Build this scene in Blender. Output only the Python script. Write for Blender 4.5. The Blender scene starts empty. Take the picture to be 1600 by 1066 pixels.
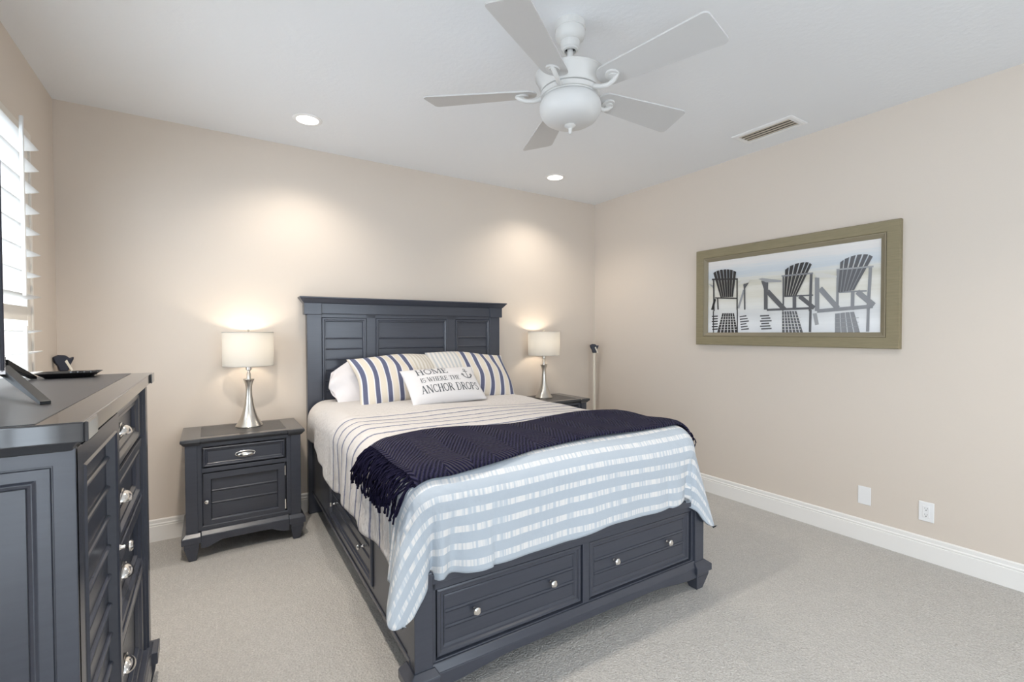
import bpy, bmesh, math, random
from mathutils import Vector, Matrix
random.seed(7)
PI = math.pi
scene = bpy.context.scene
COL = scene.collection

# ------------------------------------------------------------------ camera, world, exposure
CAM_F, CAM_YAW, CAM_PITCH, CAM_ROLL, CAM_H = 733.745, 0.574892, -0.018747, -0.0021816, 1.35706
cam_data = bpy.data.cameras.new('camera')
cam_data.sensor_width = 36.0
cam_data.lens = 36.0 * CAM_F / 1600.0
cam_data.clip_start = 0.05
cam = bpy.data.objects.new('camera', cam_data)
COL.objects.link(cam)
_F = Vector((math.sin(CAM_YAW) * math.cos(CAM_PITCH), math.cos(CAM_YAW) * math.cos(CAM_PITCH), math.sin(CAM_PITCH)))
_R = Vector((math.cos(CAM_YAW), -math.sin(CAM_YAW), 0))
_U = _R.cross(_F)
_R2 = _R * math.cos(CAM_ROLL) + _U * math.sin(CAM_ROLL)
_U2 = -_R * math.sin(CAM_ROLL) + _U * math.cos(CAM_ROLL)
cam.matrix_world = Matrix(((_R2.x, _U2.x, -_F.x, 0), (_R2.y, _U2.y, -_F.y, 0), (_R2.z, _U2.z, -_F.z, CAM_H), (0, 0, 0, 1)))
scene.camera = cam

SKY = 9.6            # daylight strength
world = bpy.data.worlds.new('sky')
scene.world = world
world.use_nodes = True
bg = world.node_tree.nodes['Background']
bg.inputs[0].default_value = (0.78, 0.89, 1.0, 1)
bg.inputs[1].default_value = SKY

scene.view_settings.view_transform = 'Standard'
scene.view_settings.look = 'None'
scene.view_settings.gamma = 1
scene.view_settings.exposure = -0.04
scene.view_settings.use_curve_mapping = False
scene.cycles.max_bounces = 10
scene.cycles.diffuse_bounces = 6
scene.cycles.sample_clamp_indirect = 6.0

CEIL_SPOT = 43.0
FILL_SPOT = 165.0     # unseen downlights added to fill dark parts of the room
BULB = 7.5           # table lamp bulbs

# room extents
XL, XR, YB, YF, H = -0.754, 3.553, 3.819, -2.30, 2.74
WIN_Y0, WIN_Y1, WIN_Z0, WIN_Z1 = 1.45, 3.235, 0.86, 2.30      # left window
FW_X0, FW_X1, FW_Z0, FW_Z1 = 1.00, 2.40, 0.80, 2.20            # window behind the camera
SW_Y0, SW_Y1, SW_Z0, SW_Z1 = -2.15, -0.30, 0.06, 2.20           # glazed door in the left wall, beside the camera

def portal(name, loc, rot, sx, sy):
    l = bpy.data.lights.new(name, 'AREA')
    l.shape = 'RECTANGLE'; l.size = sx; l.size_y = sy
    l.cycles.is_portal = True
    o = bpy.data.objects.new(name, l); COL.objects.link(o)
    o.location = loc; o.rotation_euler = rot
    return o
portal('window_daylight_portal', (XL - 0.16, (WIN_Y0 + WIN_Y1) / 2, (WIN_Z0 + WIN_Z1) / 2), (0, -PI / 2, 0), WIN_Z1 - WIN_Z0, WIN_Y1 - WIN_Y0)
portal('rear_window_daylight_portal', ((FW_X0 + FW_X1) / 2, YF - 0.16, (FW_Z0 + FW_Z1) / 2), (PI / 2, 0, 0), FW_X1 - FW_X0, FW_Z1 - FW_Z0)
portal('door_daylight_portal', (XL - 0.16, (SW_Y0 + SW_Y1) / 2, (SW_Z0 + SW_Z1) / 2), (0, -PI / 2, 0), SW_Z1 - SW_Z0, SW_Y1 - SW_Y0)

# ------------------------------------------------------------------ mesh helpers
class MB:
    def __init__(self):
        self.v = []; self.f = []; self.m = []; self.uv = None
    def add(self, vs, fs, mi=0):
        b = len(self.v)
        self.v += [tuple(p) for p in vs]
        self.f += [tuple(b + i for i in f) for f in fs]
        self.m += [mi] * len(fs)
        return self
    def box(self, x0, x1, y0, y1, z0, z1, mi=0):
        vs = [(x, y, z) for x in (x0, x1) for y in (y0, y1) for z in (z0, z1)]
        return self.add(vs, [(0, 1, 3, 2), (4, 6, 7, 5), (0, 4, 5, 1), (2, 3, 7, 6), (0, 2, 6, 4), (1, 5, 7, 3)], mi)
    def hexa(self, bot, top, mi=0):
        return self.add(list(bot) + list(top), [(0, 3, 2, 1), (4, 5, 6, 7), (0, 1, 5, 4), (1, 2, 6, 5), (2, 3, 7, 6), (3, 0, 4, 7)], mi)
    def prism(self, poly, fn, c0, c1, mi=0):
        n = len(poly)
        vs = [fn(a, b, c0) for a, b in poly] + [fn(a, b, c1) for a, b in poly]
        fs = [tuple(range(n - 1, -1, -1)), tuple(range(n, 2 * n))]
        fs += [(i, (i + 1) % n, n + (i + 1) % n, n + i) for i in range(n)]
        return self.add(vs, fs, mi)
    def lathe(self, prof, n=32, o=(0, 0, 0), axis='Z', mi=0):
        vs = []; fs = []
        for r, h in prof:
            for k in range(n):
                t = 2 * PI * k / n
                a, b = r * math.cos(t), r * math.sin(t)
                p = (a, b, h) if axis == 'Z' else ((a, -h, b) if axis == 'Y' else (h, a, b))
                vs.append((o[0] + p[0], o[1] + p[1], o[2] + p[2]))
        for i in range(len(prof) - 1):
            for k in range(n):
                k2 = (k + 1) % n
                fs.append((i * n + k, i * n + k2, (i + 1) * n + k2, (i + 1) * n + k))
        if prof[0][0] > 1e-5: fs.append(tuple(range(n)))
        if prof[-1][0] > 1e-5: fs.append(tuple((len(prof) - 1) * n + k for k in range(n)))
        return self.add(vs, fs, mi)
    def tube(self, pts, r, n=8, mi=0):
        pts = [Vector(p) for p in pts]
        rs = r if isinstance(r, (list, tuple)) else [r] * len(pts)
        vs = []; fs = []
        up = Vector((0, 0, 1))
        for i, p in enumerate(pts):
            d = (pts[min(i + 1, len(pts) - 1)] - pts[max(i - 1, 0)]).normalized()
            ref = up if abs(d.dot(up)) < 0.95 else Vector((1, 0, 0))
            a = d.cross(ref).normalized(); b = d.cross(a)
            for k in range(n):
                t = 2 * PI * k / n
                vs.append(p + (a * math.cos(t) + b * math.sin(t)) * rs[i])
        for i in range(len(pts) - 1):
            for k in range(n):
                k2 = (k + 1) % n
                fs.append((i * n + k, i * n + k2, (i + 1) * n + k2, (i + 1) * n + k))
        fs.append(tuple(range(n))); fs.append(tuple((len(pts) - 1) * n + k for k in range(n)))
        return self.add(vs, fs, mi)
    def ring(self, fn, a0, a1, b0, b1, prof, mi=0):
        """mitred moulding round a rectangle; prof = [(inset, depth)...]"""
        vs = []; fs = []
        for s, c in prof:
            for a, b in ((a0 + s, b0 + s), (a1 - s, b0 + s), (a1 - s, b1 - s), (a0 + s, b1 - s)):
                vs.append(fn(a, b, c))
        for i in range(len(prof) - 1):
            for k in range(4):
                k2 = (k + 1) % 4
                fs.append((i * 4 + k, i * 4 + k2, (i + 1) * 4 + k2, (i + 1) * 4 + k))
        return self.add(vs, fs, mi)
    def planks(self, fn, a0, a1, b0, b1, cuts, c=0.0, lip=0.006, mi=0, half=0.0065):
        """horizontal boards with a rounded bead and a fine groove along every joint"""
        prof = [(b0, c)]
        for z in sorted(cuts):
            g = 0.003
            prof += [(z - half - g, c), (z - half, c - g)]
            for k in range(7):
                t = PI * k / 6
                prof.append((z - half * math.cos(t), c + lip * math.sin(t)))
            prof += [(z + half, c - 0.0005)]
        prof.append((b1, c))
        vs = []; fs = []
        for z, d in prof: vs += [fn(a0, z, d), fn(a1, z, d)]
        for i in range(len(prof) - 1):
            fs.append((2 * i, 2 * i + 1, 2 * i + 3, 2 * i + 2))
        return self.add(vs, fs, mi)
    def build(self, name, mats, parent=None, bevel=0.0, smooth=False, seg=2, loc=None, clean=True, subsurf=0, solid=0.0):
        me = bpy.data.meshes.new(name)
        me.from_pydata(self.v, [], self.f)
        mats = mats if isinstance(mats, (list, tuple)) else [mats]
        for m in mats: me.materials.append(m)
        if len(mats) > 1:
            me.polygons.foreach_set('material_index', self.m)
        if clean:
            bm = bmesh.new(); bm.from_mesh(me)
            bmesh.ops.recalc_face_normals(bm, faces=bm.faces)
            bm.to_mesh(me); bm.free()
        if self.uv is not None:
            l = me.uv_layers.new(name='UVMap')
            for lp in me.loops:
                l.data[lp.index].uv = self.uv[lp.vertex_index]
        if smooth:
            for p in me.polygons: p.use_smooth = True
            if smooth != 'all':
                me.set_sharp_from_angle(angle=math.radians(35))
        o = bpy.data.objects.new(name, me); COL.objects.link(o)
        if loc: o.location = loc
        if parent: o.parent = parent
        if solid:
            md = o.modifiers.new('solid', 'SOLIDIFY'); md.thickness = solid; md.offset = -1
        if bevel:
            md = o.modifiers.new('bevel', 'BEVEL'); md.width = bevel; md.segments = seg; md.limit_method = 'ANGLE'; md.angle_limit = math.radians(40)
            md.harden_normals = False
        if subsurf:
            md = o.modifiers.new('sub', 'SUBSURF'); md.levels = subsurf; md.render_levels = subsurf
        return o

def thing(name, label, cat, loc=(0, 0, 0), rz=0.0, group=None):
    o = bpy.data.objects.new(name, None); COL.objects.link(o)
    o.empty_display_size = 0.1
    o.location = loc; o.rotation_euler = (0, 0, rz)
    return tag(o, label, cat, group)
def tag(o, label, cat, group=None):
    o['label'] = label; o['category'] = cat
    if group: o['group'] = group
    return o
def struct(o):
    o['kind'] = 'structure'; return o
def kids(o): return [c for c in bpy.data.objects if c.parent is o]
def copy_tree(o, parent=None):
    c = o.copy(); COL.objects.link(c)
    if parent is not None:
        c.parent = parent
    for ch in kids(o):
        copy_tree(ch, c)
    return c

# ------------------------------------------------------------------ materials
def S(h):      # sRGB hex -> linear
    r = [int(h[i:i + 2], 16) / 255 for i in (0, 2, 4)]
    return tuple(c / 12.92 if c <= 0.04045 else ((c + 0.055) / 1.055) ** 2.4 for c in r) + (1,)
class Mat:
    def __init__(self, name, color=(0.8, 0.8, 0.8, 1), rough=0.5, metal=0.0, spec=0.5):
        self.m = bpy.data.materials.new(name); self.m.use_nodes = True
        self.t = self.m.node_tree; self.n = self.t.nodes
        self.b = self.n['Principled BSDF']
        self.set('Base Color', color); self.set('Roughness', rough); self.set('Metallic', metal)
        self.set('Specular IOR Level', spec)
    def set(self, k, v): self.b.inputs[k].default_value = v; return self
    def node(self, kind, **kw):
        nd = self.n.new(kind)
        for k, v in kw.items(): setattr(nd, k, v)
        return nd
    def link(self, a, b): self.t.links.new(a, b)
    def coord(self, which='Object', scale=(1, 1, 1)):
        tc = self.node('ShaderNodeTexCoord'); mp = self.node('ShaderNodeMapping')
        mp.inputs['Scale'].default_value = scale
        self.link(tc.outputs[which], mp.inputs['Vector'])
        return mp.outputs[0]
    def noise(self, vec, scale, detail=2.0, rough=0.5):
        nz = self.node('ShaderNodeTexNoise')
        nz.inputs['Scale'].default_value = scale; nz.inputs['Detail'].default_value = detail; nz.inputs['Roughness'].default_value = rough
        if vec is not None: self.link(vec, nz.inputs['Vector'])
        return nz.outputs['Fac']
    def ramp(self, fac, stops, interp='LINEAR'):
        r = self.node('ShaderNodeValToRGB'); r.color_ramp.interpolation = interp
        e = r.color_ramp.elements
        while len(e) < len(stops): e.new(0.5)
        for i, (p, c) in enumerate(stops):
            e[i].position = p; e[i].color = c
        self.link(fac, r.inputs[0]); return r.outputs[0]
    def math(self, op, a, b=None, c=None, clamp=False):
        nd = self.node('ShaderNodeMath', operation=op, use_clamp=clamp)
        for i, x in enumerate((a, b, c)):
            if x is None: continue
            if isinstance(x, (int, float)): nd.inputs[i].default_value = x
            else: self.link(x, nd.inputs[i])
        return nd.outputs[0]
    def mix(self, fac, a, b):
        nd = self.node('ShaderNodeMix', data_type='RGBA')
        if isinstance(fac, (int, float)): nd.inputs[0].default_value = fac
        else: self.link(fac, nd.inputs[0])
        for i, x in ((6, a), (7, b)):
            if isinstance(x, tuple): nd.inputs[i].default_value = x
            else: self.link(x, nd.inputs[i])
        return nd.outputs[2]
    def color(self, out): self.link(out, self.b.inputs['Base Color']); return self
    def bump(self, h, dist=0.002, strength=1.0):
        bp = self.node('ShaderNodeBump'); bp.inputs['Distance'].default_value = dist; bp.inputs['Strength'].default_value = strength
        self.link(h, bp.inputs['Height']); self.link(bp.outputs[0], self.b.inputs['Normal']); return self

def mk_wall(name, col):
    M = Mat(name, col, 0.6, spec=0.3)
    M.bump(M.noise(M.coord('Object'), 220, 3), 0.0006, 0.5)
    return M.m
wall_m = mk_wall('wall_paint', (0.645, 0.575, 0.505, 1))
M = Mat('ceiling_paint', (0.78, 0.795, 0.815, 1), 0.8, spec=0.2)
M.bump(M.noise(M.coord('Object'), 38, 4, 0.6), 0.004, 0.35)
ceil_m = M.m
M = Mat('trim_paint', (0.80, 0.785, 0.76, 1), 0.35, spec=0.4)
M.bump(M.noise(M.coord('Object'), 30, 2), 0.0004, 0.3)
trim_m = M.m

# carpet: cut and loop pile
M = Mat('carpet_pile', (0.5, 0.48, 0.45, 1), 0.95, spec=0.1)
v = M.coord('Object')
vd = M.node('ShaderNodeTexVoronoi'); vd.inputs['Scale'].default_value = 110; M.link(v, vd.inputs['Vector'])
n1 = M.noise(v, 130, 4, 0.7); n2 = M.noise(v, 2.6, 3, 0.55); n3 = M.noise(M.coord('Object', (1, 0.45, 1)), 38, 3, 0.65)
c = M.mix(M.math('MULTIPLY_ADD', n1, 2.2, -0.6, clamp=True), (0.38, 0.365, 0.343, 1), (0.80, 0.775, 0.74, 1))
c = M.mix(M.math('MULTIPLY_ADD', n3, 2.6, -0.95, clamp=True), M.mix(0.35, c, (0.41, 0.40, 0.385, 1)), c)
c = M.mix(M.math('MULTIPLY_ADD', n2, 1.8, -0.5, clamp=True), M.mix(0.16, c, (0.41, 0.405, 0.395, 1)), c)
M.color(c)
hgt = M.math('ADD', M.math('MULTIPLY', n1, 0.7), M.math('ADD', M.math('MULTIPLY', n3, 0.6), M.math('MULTIPLY', vd.outputs['Distance'], 0.5)))
M.bump(hgt, 0.009, 0.9)
carpet_m = M.m

def mk_wood(name, col, col2, rough, bump=0.10):
    M = Mat(name, col, rough, spec=0.6)
    v = M.coord('Object', (3, 40, 40))
    n = M.noise(v, 2.0, 4, 0.6)
    M.color(M.mix(n, col, col2))
    M.bump(n, 0.0004, bump)
    return M.m
paint_m = mk_wood('charcoal_painted_wood', (0.041, 0.046, 0.063, 1), (0.052, 0.058, 0.077, 1), 0.27)
inset_m = mk_wood('dark_top_inset', (0.030, 0.031, 0.036, 1), (0.050, 0.050, 0.055, 1), 0.36)
border_m = mk_wood('charcoal_top_border', (0.040, 0.042, 0.048, 1), (0.056, 0.057, 0.063, 1), 0.07, 0.02)
M = Mat('brushed_nickel', (0.66, 0.63, 0.58, 1), 0.30, 1.0)
M.bump(M.noise(M.coord('Object', (60, 60, 2)), 8, 2), 0.0003, 0.2)
nickel_m = M.m
M = Mat('polished_nickel', (0.78, 0.76, 0.73, 1), 0.16, 1.0)
M.bump(M.noise(M.coord('Object'), 90, 1), 0.0002, 0.1); chrome_m = M.m
M = Mat('fan_white', (0.62, 0.615, 0.60, 1), 0.45); M.bump(M.noise(M.coord('Object'), 60, 2), 0.0003, 0.2); fan_m = M.m
M = Mat('fan_blade_white', (0.56, 0.555, 0.55, 1), 0.5); M.bump(M.noise(M.coord('Object', (4, 60, 4)), 5, 2), 0.0003, 0.2); blade_m = M.m
M = Mat('frosted_glass', (0.62, 0.62, 0.615, 1), 0.4); M.bump(M.noise(M.coord('Object'), 40, 1), 0.0002, 0.1); frost_m = M.m
M = Mat('shutter_white', (0.66, 0.66, 0.65, 1), 0.35); M.bump(M.noise(M.coord('Object'), 50, 1), 0.0002, 0.1); shutter_m = M.m
M = Mat('shutter_frame_backlit', (0.70, 0.66, 0.60, 1), 0.4); M.bump(M.noise(M.coord('Object'), 50, 1), 0.0002, 0.1); shutter_frame_m = M.m  # beige shade of the backlit frame, stiles and rails, put into the colour
M = Mat('black_plastic', (0.012, 0.012, 0.014, 1), 0.3); M.bump(M.noise(M.coord('Object'), 80, 1), 0.0002, 0.1); black_m = M.m
M = Mat('matte_black', (0.004, 0.004, 0.005, 1), 0.55); M.bump(M.noise(M.coord('Object'), 80, 1), 0.0002, 0.1); dark_m = M.m
M = Mat('silver_plastic', (0.6, 0.6, 0.62, 1), 0.3, 0.8); M.bump(M.noise(M.coord('Object'), 80, 1), 0.0002, 0.1); silver_m = M.m
M = Mat('screen_glass', (0.010, 0.010, 0.035, 1), 0.08); M.bump(M.noise(M.coord('Object'), 10, 1), 0.0001, 0.05); screen_m = M.m
M = Mat('plate_plastic', (0.80, 0.80, 0.80, 1), 0.35); M.bump(M.noise(M.coord('Object'), 40, 1), 0.0001, 0.1); plate_m = M.m
M = Mat('vent_metal', (0.58, 0.53, 0.44, 1), 0.5); M.bump(M.noise(M.coord('Object'), 40, 1), 0.0002, 0.1); vent_m = M.m
M = Mat('navy_plastic', (0.006, 0.007, 0.020, 1), 0.4); M.bump(M.noise(M.coord('Object'), 40, 1), 0.0002, 0.1); navy_m = M.m
M = Mat('cream_shaft', (0.75, 0.70, 0.60, 1), 0.4); M.bump(M.noise(M.coord('Object'), 40, 1), 0.0002, 0.1); cream_m = M.m

def emit(name, col, strength):
    m = bpy.data.materials.new(name); m.use_nodes = True
    t = m.node_tree; t.nodes.clear()
    e = t.nodes.new('ShaderNodeEmission'); o = t.nodes.new('ShaderNodeOutputMaterial')
    e.inputs[0].default_value = col; e.inputs[1].default_value = strength
    t.links.new(e.outputs[0], o.inputs[0]); return m
lens_m = emit('downlight_lens', (1, 0.96, 0.9, 1), 9.0)
bulb_m = emit('bulb_glow', (1, 0.82, 0.6, 1), 6.0)

# lamp shade: white linen letting light through
m = bpy.data.materials.new('linen_shade'); m.use_nodes = True
t = m.node_tree; t.nodes.clear()
df = t.nodes.new('ShaderNodeBsdfDiffuse'); df.inputs[0].default_value = (0.85, 0.83, 0.78, 1)
tr = t.nodes.new('ShaderNodeBsdfTranslucent'); tr.inputs[0].default_value = (0.21, 0.205, 0.195, 1)
mx = t.nodes.new('ShaderNodeMixShader'); mx.inputs[0].default_value = 0.5
ou = t.nodes.new('ShaderNodeOutputMaterial')
tc = t.nodes.new('ShaderNodeTexCoord'); nz = t.nodes.new('ShaderNodeTexNoise'); nz.inputs['Scale'].default_value = 300
bp = t.nodes.new('ShaderNodeBump'); bp.inputs['Distance'].default_value = 0.0004
t.links.new(tc.outputs['Object'], nz.inputs['Vector']); t.links.new(nz.outputs['Fac'], bp.inputs['Height'])
t.links.new(bp.outputs[0], df.inputs['Normal'])
t.links.new(df.outputs[0], mx.inputs[1]); t.links.new(tr.outputs[0], mx.inputs[2]); t.links.new(mx.outputs[0], ou.inputs[0])
shade_m = m

# window pane: mostly clear, faint reflection
m = bpy.data.materials.new('window_glass'); m.use_nodes = True
t = m.node_tree; t.nodes.clear()
tp = t.nodes.new('ShaderNodeBsdfTransparent'); gl = t.nodes.new('ShaderNodeBsdfGlossy'); gl.inputs['Roughness'].default_value = 0.02
mx = t.nodes.new('ShaderNodeMixShader'); ou = t.nodes.new('ShaderNodeOutputMaterial')
mx.inputs[0].default_value = 0.05; t.links.new(tp.outputs[0], mx.inputs[1]); t.links.new(gl.outputs[0], mx.inputs[2]); t.links.new(mx.outputs[0], ou.inputs[0])
glass_m = m

# ------------------------------------------------------------------ room shell
WT = 0.16
struct(MB().box(XL - WT, XR + WT, YF - WT, YB + WT, -0.1, 0).build('floor', carpet_m))
struct(MB().box(XL - WT, XR + WT, YF - WT, YB + WT, H, H + 0.1).build('ceiling', ceil_m))
struct(MB().box(XL - WT, XR + WT, YB, YB + WT, 0, H).build('wall_back', wall_m))
struct(MB().box(XR, XR + WT, YF, YB, 0, H).build('wall_right', wall_m))
w = MB()
w.box(XL - WT, XL, YF, SW_Y0, 0, H).box(XL - WT, XL, SW_Y1, WIN_Y0, 0, H).box(XL - WT, XL, WIN_Y1, YB, 0, H)
w.box(XL - WT, XL, SW_Y0, SW_Y1, 0, SW_Z0).box(XL - WT, XL, SW_Y0, SW_Y1, SW_Z1, H)
w.box(XL - WT, XL, WIN_Y0, WIN_Y1, 0, WIN_Z0).box(XL - WT, XL, WIN_Y0, WIN_Y1, WIN_Z1, H)
struct(w.build('wall_left', wall_m))
w = MB()
w.box(XL - WT, FW_X0, YF - WT, YF, 0, H).box(FW_X1, XR + WT, YF - WT, YF, 0, H)
w.box(FW_X0, FW_X1, YF - WT, YF, 0, FW_Z0).box(FW_X0, FW_X1, YF - WT, YF, FW_Z1, H)
struct(w.build('wall_front', wall_m))

def window(name, fn, a0, a1, b0, b1, mull):
    f = MB()
    f.ring(fn, a0, a1, b0, b1, [(0, 0.02), (0, 0.06), (0.05, 0.06), (0.05, 0.02), (0, 0.02)])
    for mm in mull:
        f.add([], [])
        pr = [(mm - 0.03, b0 + 0.05), (mm + 0.03, b0 + 0.05), (mm + 0.03, b1 - 0.05), (mm - 0.03, b1 - 0.05)]
        f.prism(pr, fn, 0.022, 0.058)
    fr = struct(f.build(name, trim_m))
    g = MB().prism([(a0 + 0.05, b0 + 0.05), (a1 - 0.05, b0 + 0.05), (a1 - 0.05, b1 - 0.05), (a0 + 0.05, b1 - 0.05)], fn, 0.038, 0.040)
    g.build('pane', glass_m, fr)
    return fr
window('window_1', lambda a, b, c: (XL - WT + c, a, b), WIN_Y0, WIN_Y1, WIN_Z0, WIN_Z1, [(WIN_Y0 + WIN_Y1) / 2])
window('window_2', lambda a, b, c: (a, YF - WT + c, b), FW_X0, FW_X1, FW_Z0, FW_Z1, [(FW_X0 + FW_X1) / 2])
window('door_1', lambda a, b, c: (XL - WT + c, a, b), SW_Y0, SW_Y1, SW_Z0, SW_Z1, [(SW_Y0 + SW_Y1) / 2])

BBP = [(0.0, 0.0), (0.016, 0.0), (0.016, 0.098), (0.012, 0.102), (0.0145, 0.106), (0.0145, 0.112), (0.0105, 0.117), (0.011, 0.136), (0.006, 0.142), (0.0, 0.142)]
def baseboard(name, fn, a0, a1):
    return struct(MB().prism(BBP, fn, a0, a1).build(name, trim_m))
baseboard('baseboard_back', lambda p, z, a: (a, YB - p, z), XL, XR)
baseboard('baseboard_right', lambda p, z, a: (XR - p, a, z), YF, YB - 0.016)
baseboard('baseboard_left', lambda p, z, a: (XL + p, a, z), SW_Y1, YB - 0.016)

# ------------------------------------------------------------------ window shutter (left wall)
sh = thing('plantation_shutter', 'white plantation shutter with wide open louvers over the window at left', 'shutter', (XL, 2.33, WIN_Z0))
def part_at(mb, name, mats, root, **k):      # build in world coordinates, then hand to its thing
    o = mb.build(name, mats, None, **k)
    o.parent = root
    o.matrix_parent_inverse = Matrix.LocRotScale(root.location, root.rotation_euler, None).inverted()
    return o
fy = lambda a, b, c: (XL + c, a, b)
f = MB().ring(fy, WIN_Y0 - 0.06, WIN_Y1 + 0.055, WIN_Z0 - 0.06, WIN_Z1 + 0.055, [(0, 0.0), (0, 0.018), (0.012, 0.026), (0.035, 0.03), (0.05, 0.03), (0.05, -0.05), (0.02, -0.05)])
part_at(f, 'frame', shutter_frame_m, sh)
ZM = 1.452
py0, py1 = WIN_Y0 + 0.0, WIN_Y1 + 0.0
for (y0, y1) in ((WIN_Y0, 2.335), (2.345, WIN_Y1)):
    for ys in (y0, y1 - 0.048):
        part_at(MB().box(XL - 0.004, XL + 0.024, ys, ys + 0.048, WIN_Z0, WIN_Z1), 'stile', shutter_frame_m, sh, bevel=0.003)
    for z0, z1 in ((WIN_Z0, WIN_Z0 + 0.07), (ZM - 0.034, ZM + 0.034), (WIN_Z1 - 0.04, WIN_Z1)):
        part_at(MB().box(XL - 0.003, XL + 0.023, y0 + 0.048, y1 - 0.048, z0, z1), 'rail', shutter_frame_m, sh, bevel=0.003)
    zs = [2.243 - 0.102 * k for k in range(8)] + [1.365 - 0.1 * k for k in range(5)]
    for z in zs:
        prof = []
        for k in range(17):                                    # flat ellipse section, 114 mm wide
            t = 2 * PI * k / 16
            if k < 16:
                lx, lz = 0.057 * math.cos(t), 0.0055 * math.sin(t)
                q = math.radians(8)
                prof.append((lx * math.cos(q) - lz * math.sin(q), lx * math.sin(q) + lz * math.cos(q)))
        part_at(MB().prism(prof, lambda a, b, c: (XL + 0.018 + a, c, z - 0.004 + b), y0 + 0.0485, y1 - 0.0485), 'louver', shutter_m, sh, smooth=True)
    ym = y1 - 0.36 if y1 > 3 else (y0 + y1) / 2
    for z0, z1 in ((1.52, 2.30), (0.95, 1.39)):
        part_at(MB().box(XL + 0.081, XL + 0.094, ym - 0.007, ym + 0.007, z0, z1), 'tilt_rod', shutter_m, sh, bevel=0.003)

# ------------------------------------------------------------------ ceiling lights, vent
def downlight(x, y, label, power=CEIL_SPOT, cone=132):
    r = thing('recessed_downlight', label, 'ceiling light', (x, y, H), 0, 'recessed ceiling downlights')
    MB().lathe([(0.066, -0.003), (0.068, -0.006), (0.084, -0.005), (0.090, -0.002), (0.090, 0.0), (0.066, 0.0), (0.066, -0.003)], 40).build('trim_ring', plate_m, r, smooth=True)
    MB().lathe([(0.0, -0.0035), (0.066, -0.0035), (0.066, -0.001), (0.0, -0.001)], 40).build('lens', lens_m, r)
    l = bpy.data.lights.new('downlight_lamp', 'SPOT')
    l.energy = power; l.color = (1.0, 0.91, 0.80); l.spot_size = math.radians(cone); l.spot_blend = 0.75 if cone < 150 else 0.45; l.shadow_soft_size = 0.055
    o = bpy.data.objects.new('downlight_lamp', l); COL.objects.link(o); o.parent = r; o.location = (0, 0, -0.02)
    return r
downlight(0.56, 3.30, 'glowing recessed ceiling light above the left nightstand, nearer of the two')
downlight(2.62, 3.33, 'glowing recessed ceiling light near the far room corner, beyond the fan')
downlight(0.00, 1.85, 'added recessed ceiling light out of view on the window side', FILL_SPOT, 143)  # added overhead out of view to brighten the left floor and wall
downlight(2.20, 0.30, 'added recessed ceiling light out of view on the picture side', FILL_SPOT * 0.32, 124)  # added out of view, lifts the right half of the carpet

vt = thing('ceiling_vent', 'white framed air vent with tan slats in ceiling by the right wall', 'vent', (3.245, 1.77, H))
fz = lambda a, b, c: (a, b, -c)
MB().ring(fz, -0.105, 0.105, -0.205, 0.205, [(0, 0.0), (0, 0.004), (0.012, 0.008), (0.033, 0.008), (0.033, 0.0), (0.0, 0.0)]).build('frame', plate_m, vt)
MB().box(-0.072, 0.072, -0.172, 0.172, -0.0015, -0.0002).build('duct_opening', black_m, vt)
for k in range(4):
    x = -0.054 + 0.036 * k
    MB().hexa([(x - 0.016, -0.172, -0.0065), (x - 0.013, -0.172, -0.0075), (x - 0.013, 0.172, -0.0075), (x - 0.016, 0.172, -0.0065)],
              [(x + 0.011, -0.172, -0.0025), (x + 0.014, -0.172, -0.0035), (x + 0.014, 0.172, -0.0035), (x + 0.011, 0.172, -0.0025)]).build('slat', vent_m, vt)

# ------------------------------------------------------------------ ceiling fan
FX, FY = 1.38, 1.645
fan = thing('ceiling_fan', 'white five blade ceiling fan with frosted bowl light', 'ceiling fan', (FX, FY, 0))
MB().lathe([(0.0, 2.74), (0.066, 2.74), (0.068, 2.725), (0.068, 2.708), (0.064, 2.706), (0.066, 2.692), (0.062, 2.672), (0.050, 2.660), (0.043, 2.657), (0.044, 2.652), (0.041, 2.636), (0.040, 2.628), (0.036, 2.624), (0.035, 2.618), (0.026, 2.615), (0.025, 2.63), (0.0, 2.63)], 40).build('canopy', fan_m, fan, smooth=True)
MB().lathe([(0.024, 2.628), (0.0, 2.6285)], 24).build('canopy_opening', dark_m, fan)
MB().lathe([(0.0127, 2.64), (0.0127, 2.48)], 20).build('downrod', fan_m, fan, smooth=True)
MB().lathe([(0.0, 2.515), (0.05, 2.515), (0.145, 2.508), (0.157, 2.504), (0.158, 2.499), (0.152, 2.492), (0.143, 2.472), (0.136, 2.452), (0.131, 2.44), (0.131, 2.434), (0.126, 2.433), (0.0, 2.433)], 56).build('motor_housing', fan_m, fan, smooth=True)
MB().lathe([(0.0, 2.434), (0.121, 2.434), (0.121, 2.428), (0.131, 2.427), (0.131, 2.408), (0.122, 2.407), (0.122, 2.402), (0.0, 2.402)], 56).build('switch_housing', fan_m, fan, smooth=True)
gl = MB().lathe([(0.0, 2.403), (0.118, 2.403), (0.127, 2.397), (0.133, 2.385), (0.137, 2.373), (0.138, 2.362), (0.136, 2.346), (0.129, 2.328), (0.115, 2.311), (0.095, 2.299), (0.065, 2.291), (0.03, 2.288), (0.0, 2.2875)], 56).build('glass_bowl', frost_m, fan, smooth=True)
MB().lathe([(0.0, 2.292), (0.024, 2.290), (0.026, 2.284), (0.019, 2.278), (0.010, 2.273), (0.008, 2.265), (0.0075, 2.256), (0.005, 2.249), (0.0, 2.248)], 24).build('finial', fan_m, gl, smooth=True)
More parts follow.
